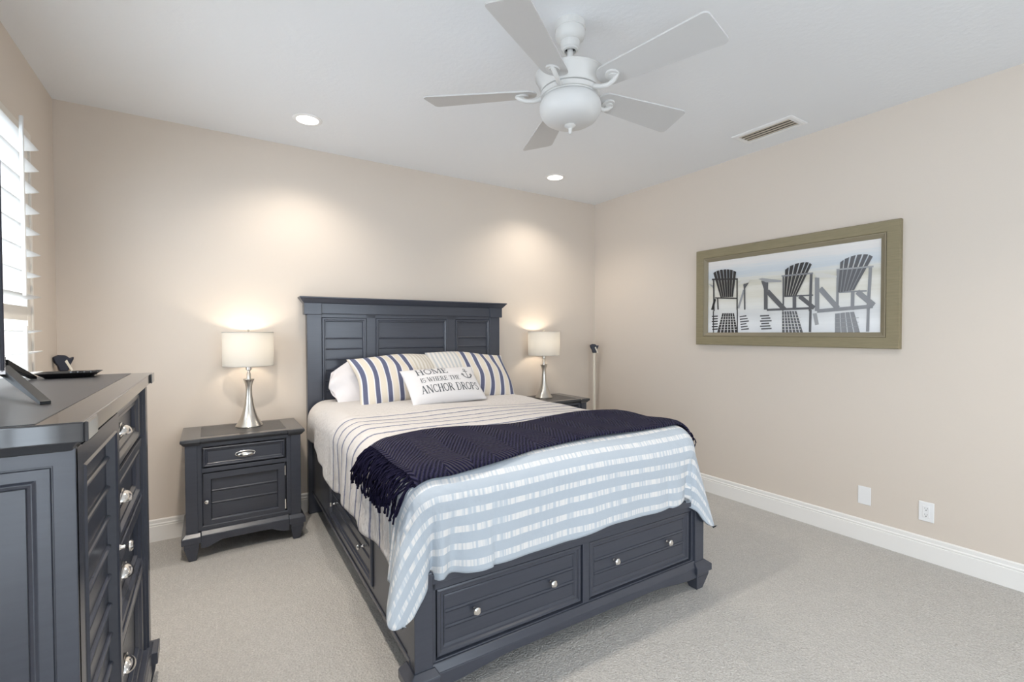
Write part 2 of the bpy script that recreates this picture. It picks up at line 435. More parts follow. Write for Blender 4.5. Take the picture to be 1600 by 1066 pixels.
def blade_outline():
    pts = []
    r0, r1 = 0.165, 0.655
    w0, w1 = 0.058, 0.088
    for k in range(9):                                  # rounded root
        t = PI / 2 + PI * k / 8
        pts.append((r0 + 0.03 + 0.045 * math.cos(t), w0 * math.sin(t)))
    def corner(cx, cy, a0, rr=0.022):
        for k in range(5):
            t = a0 + PI / 2 * k / 4
            pts.append((cx + rr * math.cos(t), cy + rr * math.sin(t)))
    corner(r1 - 0.022 - 0.008, -w1 + 0.022, -PI / 2); corner(r1 - 0.022 + 0.006, w1 - 0.022, 0)
    return pts
for k in range(5):
    ang = math.radians(-4.8 + 72 * k)
    pitch = math.radians(12)
    # local frame: a along the blade, b across it (the edge towards ang - 90 degrees rides higher)
    ca, sa = math.cos(ang), math.sin(ang)
    def fb(a, b, c):
        bx, bz = b * math.cos(pitch) - c * math.sin(-pitch) * 0, -b * math.sin(pitch)
        return (a * ca - bx * sa, a * sa + bx * ca, 2.437 + bz + c)
    bl = MB().prism(blade_outline(), fb, -0.0035, 0.0035).build('blade', blade_m, fan, bevel=0.001)
    arm = MB()
    path = [(0.118, 0, -0.018), (0.140, 0, -0.026), (0.165, 0.004, -0.034), (0.195, 0.010, -0.034), (0.222, 0.010, -0.024), (0.243, 0.004, -0.0075)]
    P3 = lambda a, b, c: (a * ca - b * sa, a * sa + b * ca, 2.437 + c)
    arm.tube([P3(*p) for p in path], [0.012, 0.011, 0.010, 0.010, 0.010, 0.009], 10)
    loop = [(0.218 + 0.030 * math.cos(t), 0.030 * math.sin(t)) for t in [2 * PI * q / 20 for q in range(20)]]
    arm.prism(loop, fb, -0.011, -0.0032)
    loop2 = [(0.222 + 0.017 * math.cos(t), 0.017 * math.sin(t)) for t in [2 * PI * q / 16 for q in range(16)]]
    arm.prism(loop2, fb, -0.016, -0.0105)
    arm.build('blade_arm', fan_m, bl, smooth=True)

# ------------------------------------------------------------------ wall plates
op = thing('blank_wall_plate', 'plain white blank plate on the right wall, left of the outlet', 'wall plate', (XR, 1.294, 0.297))
MB().box(-0.006, 0, -0.036, 0.036, -0.058, 0.058).build('plate', plate_m, op, bevel=0.003)
op = thing('wall_outlet', 'white double power outlet low on the right wall', 'outlet', (XR, 0.982, 0.291))
MB().box(-0.006, 0, -0.036, 0.036, -0.058, 0.058).build('plate', plate_m, op, bevel=0.003)
rc = MB().box(-0.0085, -0.0055, -0.017, 0.017, -0.034, 0.034).build('socket_face', plate_m, op, bevel=0.002)
sl = MB()
for zc in (-0.018, 0.018):
    sl.box(-0.0090, -0.0084, 0.005, 0.0065, zc - 0.001, zc + 0.007).box(-0.0090, -0.0084, -0.0065, -0.005, zc - 0.001, zc + 0.007)
    sl.lathe([(0.0, -0.0091), (0.0028, -0.0091), (0.0028, -0.0084)], 12, (0, 0, zc - 0.008), 'X')
sl.build('slots', dark_m, rc)

# ------------------------------------------------------------------ framed picture of beach chairs
PX = XR
pf = thing('framed_picture', 'wide green grey wooden frame with black and white print of beach chairs', 'picture', (XR, 1.8186, 1.645))
fp = lambda a, b, c: (-c, -a, b)     # a to the viewer's right along the wall
Mw = Mat('green_grey_frame_wood', (0.2, 0.19, 0.11, 1), 0.55)
nn = Mw.noise(Mw.coord('Object', (8, 3, 30)), 3, 5, 0.65)
Mw.color(Mw.mix(nn, S('756c50'), S('968a6e'))); Mw.bump(nn, 0.001, 0.3)
frame_m = Mw.m
Mw = Mat('inner_lip_wood', S('867c66'), 0.5); Mw.bump(Mw.noise(Mw.coord('Object'), 20, 2), 0.0005, 0.2); lip_m = Mw.m
MB().ring(fp, -0.7071, 0.7071, -0.396, 0.396, [(0, 0.0), (0, 0.032), (0.004, 0.038), (0.068, 0.036), (0.072, 0.030), (0.076, 0.030)]).build('frame', frame_m, pf)
MB().ring(fp, -0.635, 0.635, -0.324, 0.324, [(0, 0.03), (0, 0.034), (0.006, 0.034), (0.030, 0.020), (0.0302, 0.0)]).build('inner_lip', lip_m, pf)
# print: flat image
Mp = Mat('print_paper', (0.8, 0.8, 0.8, 1), 0.35)
tc = Mp.node('ShaderNodeTexCoord'); sx = Mp.node('ShaderNodeSeparateXYZ'); Mp.link(tc.outputs['Object'], sx.inputs[0])
wz = Mp.noise(Mp.coord('Object', (1, 1.2, 26)), 3.0, 4, 0.6)
hh = Mp.math('MULTIPLY_ADD', sx.outputs[2], 1 / 0.598, 0.5)
hh2 = Mp.math('ADD', hh, Mp.math('MULTIPLY_ADD', wz, 0.16, -0.08))
cc = Mp.ramp(hh2, [(0.0, S('d8dadd')), (0.12, S('e4e5e6')), (0.25, S('d3d4d4')), (0.36, S('e0dfda')), (0.5, S('d6d2c6')), (0.58, S('dcd9d0')), (0.66, S('c9c5b6')), (0.72, S('d4d3cd')), (0.78, S('c3cad0')), (0.86, S('cfd3d6')), (0.92, S('dcd9d7')), (1.0, S('e2dfdc'))])
Mp.color(cc)
inks = []
for nm, hx in (('ink_black', '2b292a'), ('ink_charcoal', '58585b'), ('ink_grey', '86878a'), ('ink_mid_grey', '9a9b9d'), ('ink_pale', 'cfcdc8')):
    q = Mat(nm, S(hx), 0.4); q.bump(q.noise(q.coord('Object'), 300, 1), 0.0001, 0.05); inks.append(q.m)
ART = [[0,[[0.1295,0.163],[0.1365,0.162],[0.1435,0.162],[0.1095,0.005],[0.0845,0.005]]],[0,[[0.1475,0.162],[0.1545,0.162],[0.1615,0.161],[0.1415,0.005],[0.1165,0.005]]],[0,[[0.1655,0.161],[0.1725,0.161],[0.1795,0.161],[0.1725,0.005],[0.1485,0.005]]],[0,[[0.1835,0.161],[0.1905,0.16],[0.1975,0.16],[0.2035,0.005],[0.1795,0.005]]],[0,[[0.2005,0.16],[0.2075,0.16],[0.2145,0.16],[0.2335,0.005],[0.2095,0.005]]],[0,[[0.2185,0.159],[0.2255,0.159],[0.2315,0.159],[0.2635,0.005],[0.2405,0.005]]],[4,[[0.1035,0.132],[0.2575,0.13],[0.2575,0.133],[0.1035,0.135]]],[4,[[0.1035,0.11],[0.2575,0.109],[0.2575,0.113],[0.1035,0.114]]],[4,[[0.1035,0.089],[0.2575,0.089],[0.2575,0.092],[0.1035,0.093]]],[4,[[0.1035,0.068],[0.2575,0.068],[0.2575,0.072],[0.1035,0.072]]],[4,[[0.1045,0.047],[0.2575,0.048],[0.2575,0.051],[0.1035,0.05]]],[4,[[0.1045,0.025],[0.2575,0.027],[0.2575,0.031],[0.1045,0.029]]],[0,[[0.0345,0.134],[0.0895,0.135],[0.0895,0.145],[0.0335,0.144]]],[1,[[0.2795,0.125],[0.3355,0.13],[0.3345,0.14],[0.2785,0.134]]],[0,[[0.0395,0.112],[0.0905,0.114],[0.0895,0.124],[0.0395,0.123]]],[1,[[0.2825,0.104],[0.3455,0.11],[0.3445,0.119],[0.2805,0.114]]],[0,[[0.0345,0.091],[0.0905,0.093],[0.0895,0.103],[0.0335,0.101]]],[1,[[0.2845,0.084],[0.3555,0.09],[0.3545,0.099],[0.2835,0.093]]],[0,[[0.0405,0.069],[0.0905,0.071],[0.0895,0.081],[0.0395,0.08]]],[1,[[0.2875,0.063],[0.3365,0.07],[0.3345,0.079],[0.2855,0.073]]],[0,[[0.0345,0.048],[0.0905,0.05],[0.0895,0.06],[0.0345,0.058]]],[1,[[0.2905,0.043],[0.3465,0.05],[0.3445,0.059],[0.2885,0.053]]],[0,[[0.0405,0.026],[0.0905,0.029],[0.0905,0.039],[0.0395,0.036]]],[1,[[0.2925,0.023],[0.3565,0.029],[0.3545,0.039],[0.2915,0.032]]],[0,[[0.0445,0.183],[0.0475,0.005],[0.0555,0.005],[0.0535,0.183]]],[0,[[0.2545,0.187],[0.2565,0.005],[0.2655,0.005],[0.2635,0.187]]],[1,[[0.6065,0.159],[0.6125,0.159],[0.6195,0.159],[0.6275,0.004],[0.6085,0.004]]],[1,[[0.6235,0.159],[0.6295,0.159],[0.6365,0.159],[0.6535,0.004],[0.6345,0.004]]],[1,[[0.6405,0.159],[0.6465,0.159],[0.6535,0.159],[0.6785,0.004],[0.6595,0.004]]],[1,[[0.6575,0.159],[0.6645,0.159],[0.6715,0.159],[0.7035,0.004],[0.6845,0.004]]],[1,[[0.6765,0.159],[0.6825,0.158],[0.6895,0.158],[0.7275,0.004],[0.7095,0.004]]],[1,[[0.6945,0.158],[0.7005,0.158],[0.7075,0.157],[0.7525,0.004],[0.7335,0.004]]],[4,[[0.6045,0.131],[0.7385,0.129],[0.7385,0.132],[0.6045,0.134]]],[4,[[0.6045,0.11],[0.7395,0.108],[0.7385,0.112],[0.6045,0.113]]],[4,[[0.6045,0.089],[0.7395,0.088],[0.7395,0.091],[0.6045,0.092]]],[4,[[0.6045,0.067],[0.7395,0.067],[0.7395,0.071],[0.6045,0.071]]],[4,[[0.6045,0.046],[0.7395,0.047],[0.7395,0.05],[0.6045,0.05]]],[4,[[0.6055,0.025],[0.7395,0.026],[0.7395,0.03],[0.6045,0.028]]],[1,[[0.4435,0.125],[0.5135,0.127],[0.5125,0.137],[0.4435,0.136]]],[1,[[0.4535,0.106],[0.5225,0.107],[0.5215,0.118],[0.4525,0.116]]],[1,[[0.4445,0.086],[0.5315,0.088],[0.5315,0.098],[0.4435,0.097]]],[1,[[0.4535,0.066],[0.5135,0.069],[0.5135,0.079],[0.4535,0.077]]],[1,[[0.4445,0.047],[0.5225,0.049],[0.5225,0.06],[0.4435,0.057]]],[1,[[0.4535,0.027],[0.5325,0.03],[0.5315,0.04],[0.4535,0.037]]],[1,[[0.7925,0.165],[0.7905,0.008],[0.8065,0.007],[0.8085,0.164]]],[2,[[0.9545,0.131],[0.9685,0.132],[0.9815,0.134],[0.9885,0.005],[0.9545,0.005]]],[2,[[0.9855,0.134],[0.9985,0.136],[1.0115,0.137],[1.0255,0.005],[0.9925,0.005]]],[2,[[1.0155,0.138],[1.0265,0.138],[1.0385,0.138],[1.0625,0.005],[1.0305,0.005]]],[2,[[1.0415,0.139],[1.0525,0.139],[1.0645,0.14],[1.0985,0.005],[1.0675,0.005]]],[3,[[0.9535,0.095],[1.0915,0.098],[1.0915,0.101],[0.9525,0.099]]],[3,[[0.9535,0.067],[1.0915,0.07],[1.0915,0.073],[0.9535,0.07]]],[3,[[0.9535,0.038],[1.0925,0.043],[1.0925,0.046],[0.9535,0.041]]],[2,[[1.1345,0.16],[1.1325,0.01],[1.1495,0.01],[1.1505,0.159]]],[3,[[0.8155,0.135],[0.8315,0.055],[0.8555,0.06],[0.8405,0.139]]],[2,[[0.8435,0.14],[1.1675,0.159],[1.1665,0.182],[0.8415,0.165]]],[2,[[0.8265,0.386],[0.8285,0.153],[0.8575,0.152],[0.8555,0.383]]],[2,[[0.8475,0.296],[0.9585,0.154],[0.9825,0.177],[0.8735,0.319]]],[2,[[0.9605,0.424],[0.9595,0.158],[0.9745,0.157],[0.9755,0.422]]],[2,[[0.9765,0.267],[1.1335,0.266],[1.1335,0.276],[0.9765,0.277]]],[2,[[1.0455,0.273],[1.0445,0.152],[1.0655,0.151],[1.0665,0.272]]],[2,[[1.0715,0.255],[1.1635,0.162],[1.1825,0.189],[1.0915,0.282]]],[2,[[1.1435,0.426],[1.1335,0.151],[1.1515,0.149],[1.1615,0.422]]],[2,[[0.9705,0.42],[1.1255,0.42],[1.0645,0.28],[0.9675,0.272]]],[1,[[0.9825,0.472],[0.9925,0.479],[1.0015,0.485],[0.9825,0.273],[0.9695,0.272]]],[1,[[1.0085,0.49],[1.0215,0.494],[1.0345,0.499],[0.9985,0.274],[0.9865,0.273]]],[1,[[1.0435,0.502],[1.0575,0.505],[1.0705,0.506],[1.0145,0.276],[1.0025,0.275]]],[1,[[1.0795,0.507],[1.0925,0.508],[1.1055,0.507],[1.0305,0.277],[1.0185,0.276]]],[1,[[1.1145,0.506],[1.1275,0.504],[1.1395,0.502],[1.0465,0.278],[1.0345,0.277]]],[1,[[1.1455,0.497],[1.1555,0.491],[1.1645,0.485],[1.0625,0.28],[1.0505,0.279]]],[3,[[0.9605,0.42],[1.1685,0.417],[1.1685,0.427],[0.9595,0.43]]],[4,[[0.8205,0.416],[0.8645,0.417],[0.9625,0.383],[0.9625,0.371],[0.8405,0.383]]],[1,[[0.4955,0.167],[0.8185,0.167],[0.8175,0.182],[0.4955,0.183]]],[1,[[0.4715,0.396],[0.4735,0.178],[0.5015,0.177],[0.4995,0.393]]],[1,[[0.4845,0.305],[0.6125,0.16],[0.6375,0.183],[0.5105,0.328]]],[1,[[0.6085,0.417],[0.6105,0.172],[0.6215,0.172],[0.6195,0.416]]],[1,[[0.6225,0.263],[0.8175,0.259],[0.8175,0.269],[0.6225,0.274]]],[1,[[0.6805,0.268],[0.6815,0.167],[0.7065,0.166],[0.7055,0.266]]],[1,[[0.7185,0.251],[0.8165,0.163],[0.8335,0.185],[0.7365,0.274]]],[1,[[0.7945,0.419],[0.7895,0.155],[0.8075,0.153],[0.8125,0.417]]],[1,[[0.4505,0.398],[0.5055,0.384],[0.5025,0.296],[0.4765,0.321]]],[0,[[0.6275,0.462],[0.6395,0.47],[0.6525,0.478],[0.6335,0.269],[0.6225,0.269]]],[0,[[0.6605,0.484],[0.6735,0.488],[0.6865,0.492],[0.6485,0.27],[0.6375,0.27]]],[0,[[0.6955,0.495],[0.7085,0.498],[0.7235,0.499],[0.6635,0.27],[0.6525,0.27]]],[0,[[0.7325,0.499],[0.7465,0.5],[0.7585,0.5],[0.6775,0.27],[0.6665,0.27]]],[0,[[0.7665,0.499],[0.7775,0.497],[0.7875,0.495],[0.6925,0.27],[0.6815,0.27]]],[0,[[0.7925,0.491],[0.7995,0.485],[0.8065,0.478],[0.7075,0.27],[0.6965,0.27]]],[2,[[0.6025,0.413],[0.8165,0.412],[0.8155,0.423],[0.6015,0.424]]],[3,[[0.4295,0.414],[0.4585,0.418],[0.6015,0.388],[0.6025,0.375],[0.4885,0.382]]],[0,[[0.0575,0.286],[0.0285,0.196],[0.0475,0.191],[0.0755,0.28]]],[0,[[0.0835,0.288],[0.0875,0.194],[0.0985,0.194],[0.0945,0.288]]],[3,[[0.3075,0.342],[0.2615,0.199],[0.2775,0.194],[0.3225,0.336]]],[1,[[0.3125,0.387],[0.3165,0.184],[0.3285,0.184],[0.3245,0.386]]],[1,[[0.3555,0.393],[0.3145,0.337],[0.3085,0.381]]],[0,[[0.0485,0.5],[0.0595,0.505],[0.0705,0.511],[0.1275,0.292],[0.1145,0.293]]],[0,[[0.0755,0.513],[0.0885,0.515],[0.1005,0.517],[0.1445,0.292],[0.1315,0.292]]],[0,[[0.1075,0.518],[0.1195,0.519],[0.1325,0.518],[0.1605,0.292],[0.1475,0.292]]],[0,[[0.1395,0.518],[0.1525,0.518],[0.1635,0.517],[0.1765,0.291],[0.1635,0.292]]],[0,[[0.1695,0.516],[0.1805,0.515],[0.1925,0.512],[0.1925,0.291],[0.1795,0.291]]],[0,[[0.1975,0.511],[0.2095,0.507],[0.2205,0.504],[0.2075,0.291],[0.1955,0.291]]],[0,[[0.2265,0.5],[0.2375,0.494],[0.2495,0.488],[0.2235,0.29],[0.2105,0.291]]],[0,[[0.0455,0.442],[0.0505,0.183],[0.0615,0.183],[0.0575,0.441]]],[0,[[0.2525,0.428],[0.2545,0.185],[0.2645,0.184],[0.2625,0.428]]],[0,[[0.0655,0.287],[0.2615,0.271],[0.2615,0.281],[0.0655,0.297]]],[0,[[0.0365,0.442],[0.2645,0.423],[0.2635,0.435],[0.0355,0.454]]],[4,[[0.2645,0.391],[0.2955,0.412],[0.3695,0.424],[0.3515,0.395],[0.2645,0.38]]],[3,[[0.0055,0.414],[0.0465,0.398],[0.0465,0.375]]]]
pm = MB()
A0, B0 = -0.6045, -0.299
pm.add([fp(A0, B0, 0.014), fp(-A0, B0, 0.014), fp(-A0, -B0, 0.014), fp(A0, -B0, 0.014)], [(0, 1, 2, 3)], 0)
for k, (ci, pts) in enumerate(ART):
    d = 0.0142 + k * 0.00004
    cl = [(min(max(a, 0.001), 1.208) + A0, min(max(b, 0.001), 0.597) + B0) for a, b in pts]
    pm.add([fp(a, b, d) for a, b in cl], [tuple(range(len(cl)))], ci + 1)
pm.build('print', [Mp.m] + inks, pf, clean=False)

# ------------------------------------------------------------------ furniture pieces shared by nightstands, bed and chest
def front_of(y):           # a -> +x, b -> z, c -> out towards -y
    return lambda a, b, c: (a, y - c, b)
RAISED = [(0, 0.0), (0.0, 0.010), (0.006, 0.013), (0.012, 0.010), (0.015, 0.004), (0.020, 0.004), (0.024, 0.0)]
def knob(fn3, a, b, parent, r=0.014, name='knob', c0=0.0):
    """mushroom knob; fn3 maps (a,b,c)"""
    prof = [(0.0055, 0.0), (0.0075, 0.002), (0.005, 0.006), (0.0045, 0.014), (0.008, 0.019), (r, 0.023), (r * 0.98, 0.027), (r * 0.7, 0.031), (0.0, 0.0325)]
    vs = []; n = 20; fs = []
    for rr, h in prof:
        for k in range(n):
            t = 2 * PI * k / n
            vs.append(fn3(a + rr * math.cos(t), b + rr * math.sin(t), c0 + h))
    for i in range(len(prof) - 1):
        for k in range(n):
            k2 = (k + 1) % n
            fs.append((i * n + k, i * n + k2, (i + 1) * n + k2, (i + 1) * n + k))
    return MB().add(vs, fs).build(name, chrome_m, parent, smooth=True)
def cup_pull(fn3, a, b, parent, w=0.048, h=0.022, d=0.022, c0=0.0, name='cup_pull'):
    vs = []; fs = []; n = 16; rows = 8
    for i in range(rows + 1):                      # quarter dome, open below
        ph = PI / 2 * i / rows
        for k in range(n + 1):
            t = PI * k / n
            ca_ = math.cos(t)
            vs.append(fn3(a + w * ca_ * math.cos(ph * 0.25), b - h * 0.45 + h * math.sin(t) * math.cos(ph) * 1.15, c0 + d * math.sin(ph) * (math.sin(t) ** 0.6)))
    for i in range(rows):
        for k in range(n):
            q = i * (n + 1) + k
            fs.append((q, q + 1, q + n + 2, q + n + 1))
    m_ = MB().add(vs, fs)
    rim = [fn3(a + (w + 0.006) * math.cos(t), b + h * 0.80 * math.sin(t) - 0.001, c0 + 0.002) for t in [2 * PI * q / 28 for q in range(29)]]
    m_.tube(rim, 0.003, 6)
    return m_.build(name, chrome_m, parent, smooth=True, solid=0.0)
def taper_leg(x0, x1, y0, y1, z1, tx0, tx1, ty0, ty1):
    """square bracket foot that narrows to the floor"""
    zc = z1 * 0.78
    m_ = MB().hexa([(tx0, ty0, 0), (tx1, ty0, 0), (tx1, ty1, 0), (tx0, ty1, 0)], [(x0, y0, zc), (x1, y0, zc), (x1, y1, zc), (x0, y1, zc)])
    m_.box(x0, x1, y0, y1, zc, z1)
    return m_
def arch_apron(fn, a0, a1, zlow, zmid, ztop, c0, c1, flat=0.10):
    n = 24; pts = [(a0, ztop), (a0, zlow)]
    L = a1 - a0
    pts.append((a0 + L * flat * 0.5, zlow))
    for k in range(n + 1):
        s = k / n
        a = a0 + L * (flat * 0.5 + (1 - flat) * s)
        e = min(1.0, min(s, 1 - s) / 0.22)
        e = e * e * (3 - 2 * e)
        pts.append((a, zlow + (zmid - zlow) * e))
    pts += [(a1 - L * flat * 0.5, zlow), (a1, zlow), (a1, ztop)]
    out = [pts[0]]
    for p in pts[1:]:
        if abs(p[0] - out[-1][0]) + abs(p[1] - out[-1][1]) > 1e-5: out.append(p)
    vs = []; fs = []
    low = out[1:-1]
    for a, b in low:
        vs += [fn(a, b, c0), fn(a, b, c1), fn(a, ztop, c0), fn(a, ztop, c1)]
    for i in range(len(low) - 1):
        p, q = 4 * i, 4 * i + 4
        fs += [(p, q, q + 2, p + 2), (p + 1, p + 3, q + 3, q + 1), (p, p + 1, q + 1, q), (p + 2, q + 2, q + 3, p + 3)]
    e = 4 * (len(low) - 1)
    fs += [(0, 2, 3, 1), (e, e + 1, e + 3, e + 2)]
    return MB().add(vs, fs)

# ------------------------------------------------------------------ nightstand
def nightstand(x, y, label):
    t = thing('nightstand', label, 'nightstand', (x, y, 0), 0, 'charcoal bedside nightstands')
    yF = -0.210                      # post front
    b = MB()
    for sx in (-1, 1):
        xo = 0.315 * sx; xi = 0.254 * sx
        b.box(min(xo, xi), max(xo, xi), yF, 0.225, 0.14, 0.700)
    b.box(-0.256, 0.256, yF + 0.050, 0.225, 0.14, 0.700)
    fn = front_of(yF + 0.012)
    b.ring(fn, -0.256, 0.256, 0.165, 0.692, [(0, 0.0), (0.022, 0.0), (0.026, -0.004), (0.026, -0.038)])
    b.prism([(-0.234, 0.512), (0.234, 0.512), (0.234, 0.538), (-0.234, 0.538)], fn, -0.038, 0.0)
    b.build('carcass', paint_m, t, bevel=0.003)
    # plinth with proud corner blocks, arched apron
    p = MB()
    p.box(-0.254, 0.254, yF + 0.004, 0.225, 0.108, 0.15)
    for sx in (-1, 1):
        xo, xi = 0.338 * sx, 0.240 * sx
        p.hexa([(min(xo, xi), yF - 0.024, 0.140), (max(xo, xi), yF - 0.024, 0.140), (max(xo, xi), 0.228, 0.140), (min(xo, xi), 0.228, 0.140)],
               [(min(xo, xi) + (0.02 if sx < 0 else 0), yF - 0.004, 0.162), (max(xo, xi) - (0.02 if sx > 0 else 0), yF - 0.004, 0.162), (max(xo, xi) - (0.02 if sx > 0 else 0), 0.228, 0.162), (min(xo, xi) + (0.02 if sx < 0 else 0), 0.228, 0.162)])
        p.box(min(xo, xi), max(xo, xi), yF - 0.024, 0.228, 0.104, 0.140)
    p.hexa([(-0.24, yF - 0.012, 0.140), (0.24, yF - 0.012, 0.140), (0.24, yF + 0.02, 0.140), (-0.24, yF + 0.02, 0.140)],
           [(-0.24, yF + 0.006, 0.165), (0.24, yF + 0.006, 0.165), (0.24, yF + 0.02, 0.165), (-0.24, yF + 0.02, 0.165)])
    ap = arch_apron(front_of(yF - 0.012), -0.242, 0.242, 0.066, 0.098, 0.140, -0.02, 0.0)
    p.add(ap.v, ap.f)
    p.build('plinth', paint_m, t, bevel=0.003)
    for sx in (-1, 1):
        for (ya, yb, ta, tb) in ((yF - 0.020, yF + 0.055, yF - 0.010, yF + 0.030), (0.150, 0.222, 0.175, 0.215)):
            xo, xi = 0.326 * sx, 0.250 * sx; to, ti = 0.303 * sx, 0.264 * sx
            taper_leg(min(xo, xi), max(xo, xi), ya, yb, 0.106, min(to, ti), max(to, ti), ta, tb).build('leg', paint_m, t, bevel=0.003)
    # top
    tp_ = MB()
    tp_.box(-0.338, 0.338, yF - 0.014, 0.234, 0.704, 0.725)
    tp_.box(-0.338, -0.235, yF - 0.026, yF - 0.0139, 0.704, 0.725).box(0.235, 0.338, yF - 0.026, yF - 0.0139, 0.704, 0.725)
    for sx in (-1, 1):
        xa, xb = sorted((0.335 * sx, 0.238 * sx))
        tp_.hexa([(xa + (0.016 if sx < 0 else 0), yF - 0.004, 0.684), (xb - (0.016 if sx > 0 else 0), yF - 0.004, 0.684), (xb - (0.016 if sx > 0 else 0), 0.226, 0.684), (xa + (0.016 if sx < 0 else 0), 0.226, 0.684)],
                 [(xa, yF - 0.022, 0.7042), (xb, yF - 0.022, 0.7042), (xb, 0.23, 0.7042), (xa, 0.23, 0.7042)])
    tp_.hexa([(-0.24, yF + 0.008, 0.690), (0.24, yF + 0.008, 0.690), (0.24, 0.226, 0.690), (-0.24, 0.226, 0.690)],
             [(-0.24, yF - 0.010, 0.7042), (0.24, yF - 0.010, 0.7042), (0.24, 0.226, 0.7042), (-0.24, 0.226, 0.7042)])
    tp = tp_.build('top', border_m, t, bevel=0.005, seg=3)
    MB().box(-0.236, 0.236, yF + 0.052, 0.186, 0.7235, 0.7258).build('top_inset', inset_m, tp)
    # drawer
    fd = front_of(yF + 0.028)
    d = MB().prism([(-0.226, 0.544), (0.222, 0.544), (0.222, 0.660), (-0.226, 0.660)], fd, -0.018, 0.0)
    d.ring(fd, -0.226, 0.222, 0.544, 0.660, RAISED)
    dr = d.build('drawer', paint_m, t, bevel=0.0015)
    cup_pull(fd, -0.002, 0.600, dr)
    # door
    fd = front_of(yF + 0.022)
    d = MB().ring(fd, -0.226, 0.220, 0.180, 0.506, [(0, -0.015), (0, 0.006), (0.036, 0.006), (0.040, 0.004), (0.044, -0.006), (0.0445, -0.014)])
    d.planks(fd, -0.184, 0.178, 0.222, 0.464, [0.315, 0.390], -0.013, 0.004)
    do = d.build('door', paint_m, t, bevel=0.001)
    knob(fd, -0.209, 0.338, do, 0.0125, c0=0.006)
    for zz in (0.205, 0.425):
        MB().prism([(0.219, zz), (0.2255, zz), (0.2255, zz + 0.062), (0.219, zz + 0.062)], fd, 0.003, 0.009).build('hinge', chrome_m, do)
    return t
nightstand(0.1925, 3.570, 'charcoal louvered nightstand left of the bed, fully in view')
nightstand(2.715, 3.580, 'charcoal nightstand in the far corner, mostly hidden behind the bed')

# ------------------------------------------------------------------ table lamps
def table_lamp(x, y, z, label):
    t = thing('table_lamp', label, 'lamp', (x, y, z), 0, 'lit bedside table lamps')
    prof = [(0.0, 0.0), (0.080, 0.0), (0.083, 0.004), (0.081, 0.008), (0.068, 0.028), (0.056, 0.052), (0.045, 0.082), (0.035, 0.118), (0.027, 0.158), (0.0215, 0.200), (0.019, 0.238), (0.020, 0.268), (0.0245, 0.292), (0.032, 0.312), (0.034, 0.316), (0.033, 0.319), (0.012, 0.316), (0.0, 0.316)]
    MB().lathe(prof, 48).build('base', nickel_m, t, smooth=True)
    st = MB().lathe([(0.0125, 0.31), (0.0125, 0.355), (0.009, 0.36), (0.009, 0.375), (0.017, 0.38), (0.017, 0.43), (0.0, 0.432)], 20)
    st.build('stem', nickel_m, t, smooth=True)
    z0, z1, R = 0.408, 0.636, 0.153
    vs = []; fs = []; n = 64
    sm = MB().lathe([(R, z0), (R, z0 + 0.004), (R, z1 - 0.004), (R, z1)], n)
    sm.f = sm.f[:-2]; sm.m = sm.m[:-2]
    s_ = sm.build('lamp_shade', shade_m, t, smooth=True)
    for zz in (z0 + 0.003, z1 - 0.003):
        MB().tube([(R * math.cos(2 * PI * q / 64), R * math.sin(2 * PI * q / 64), zz) for q in range(65)], 0.0022, 6).build('trim', shade_m, s_, smooth=True)
    sp = MB()
    for k in range(3):
        a = 2 * PI * k / 3 + 0.4
        sp.tube([(0.006 * math.cos(a), 0.006 * math.sin(a), z1 - 0.012), (R * math.cos(a), R * math.sin(a), z1 - 0.006)], 0.0018, 6)
    sp.tube([(0.03, 0, 0.40), (0.055, 0, 0.47), (0.045, 0, 0.56), (0.005, 0, z1 - 0.01)], 0.0018, 6)
    sp.tube([(-0.03, 0, 0.40), (-0.055, 0, 0.47), (-0.045, 0, 0.56), (-0.005, 0, z1 - 0.01)], 0.0018, 6)
    sp.tube([(-0.03, 0, 0.40), (0.03, 0, 0.40)], 0.0025, 6)
    sp.build('harp', nickel_m, t, smooth=True)
    MB().lathe([(0.0, z1 - 0.016), (0.007, z1 - 0.014), (0.007, z1 - 0.004), (0.0045, z1 + 0.002), (0.008, z1 + 0.008), (0.009, z1 + 0.013), (0.006, z1 + 0.018), (0.0, z1 + 0.0195)], 16).build('finial', chrome_m, t, smooth=True)
    MB().lathe([(0.0, 0.43), (0.013, 0.432), (0.016, 0.445), (0.028, 0.475), (0.029, 0.495), (0.02, 0.515), (0.0, 0.522)], 20).build('bulb', bulb_m, t, smooth=True)
    for zb in (0.482, 0.548):        # the two ends of the glowing bulb
        l = bpy.data.lights.new('bulb_lamp', 'POINT'); l.energy = BULB / 2; l.color = (1.0, 0.86, 0.68); l.shadow_soft_size = 0.033
        o = bpy.data.objects.new('bulb_lamp', l); COL.objects.link(o); o.parent = t; o.location = (0, 0, zb)
    return t
table_lamp(0.230, 3.640, 0.7258, 'lit nickel lamp with white drum shade standing left of the bed')
table_lamp(2.725, 3.640, 0.7258, 'lit nickel lamp with white drum shade in the corner right of bed')

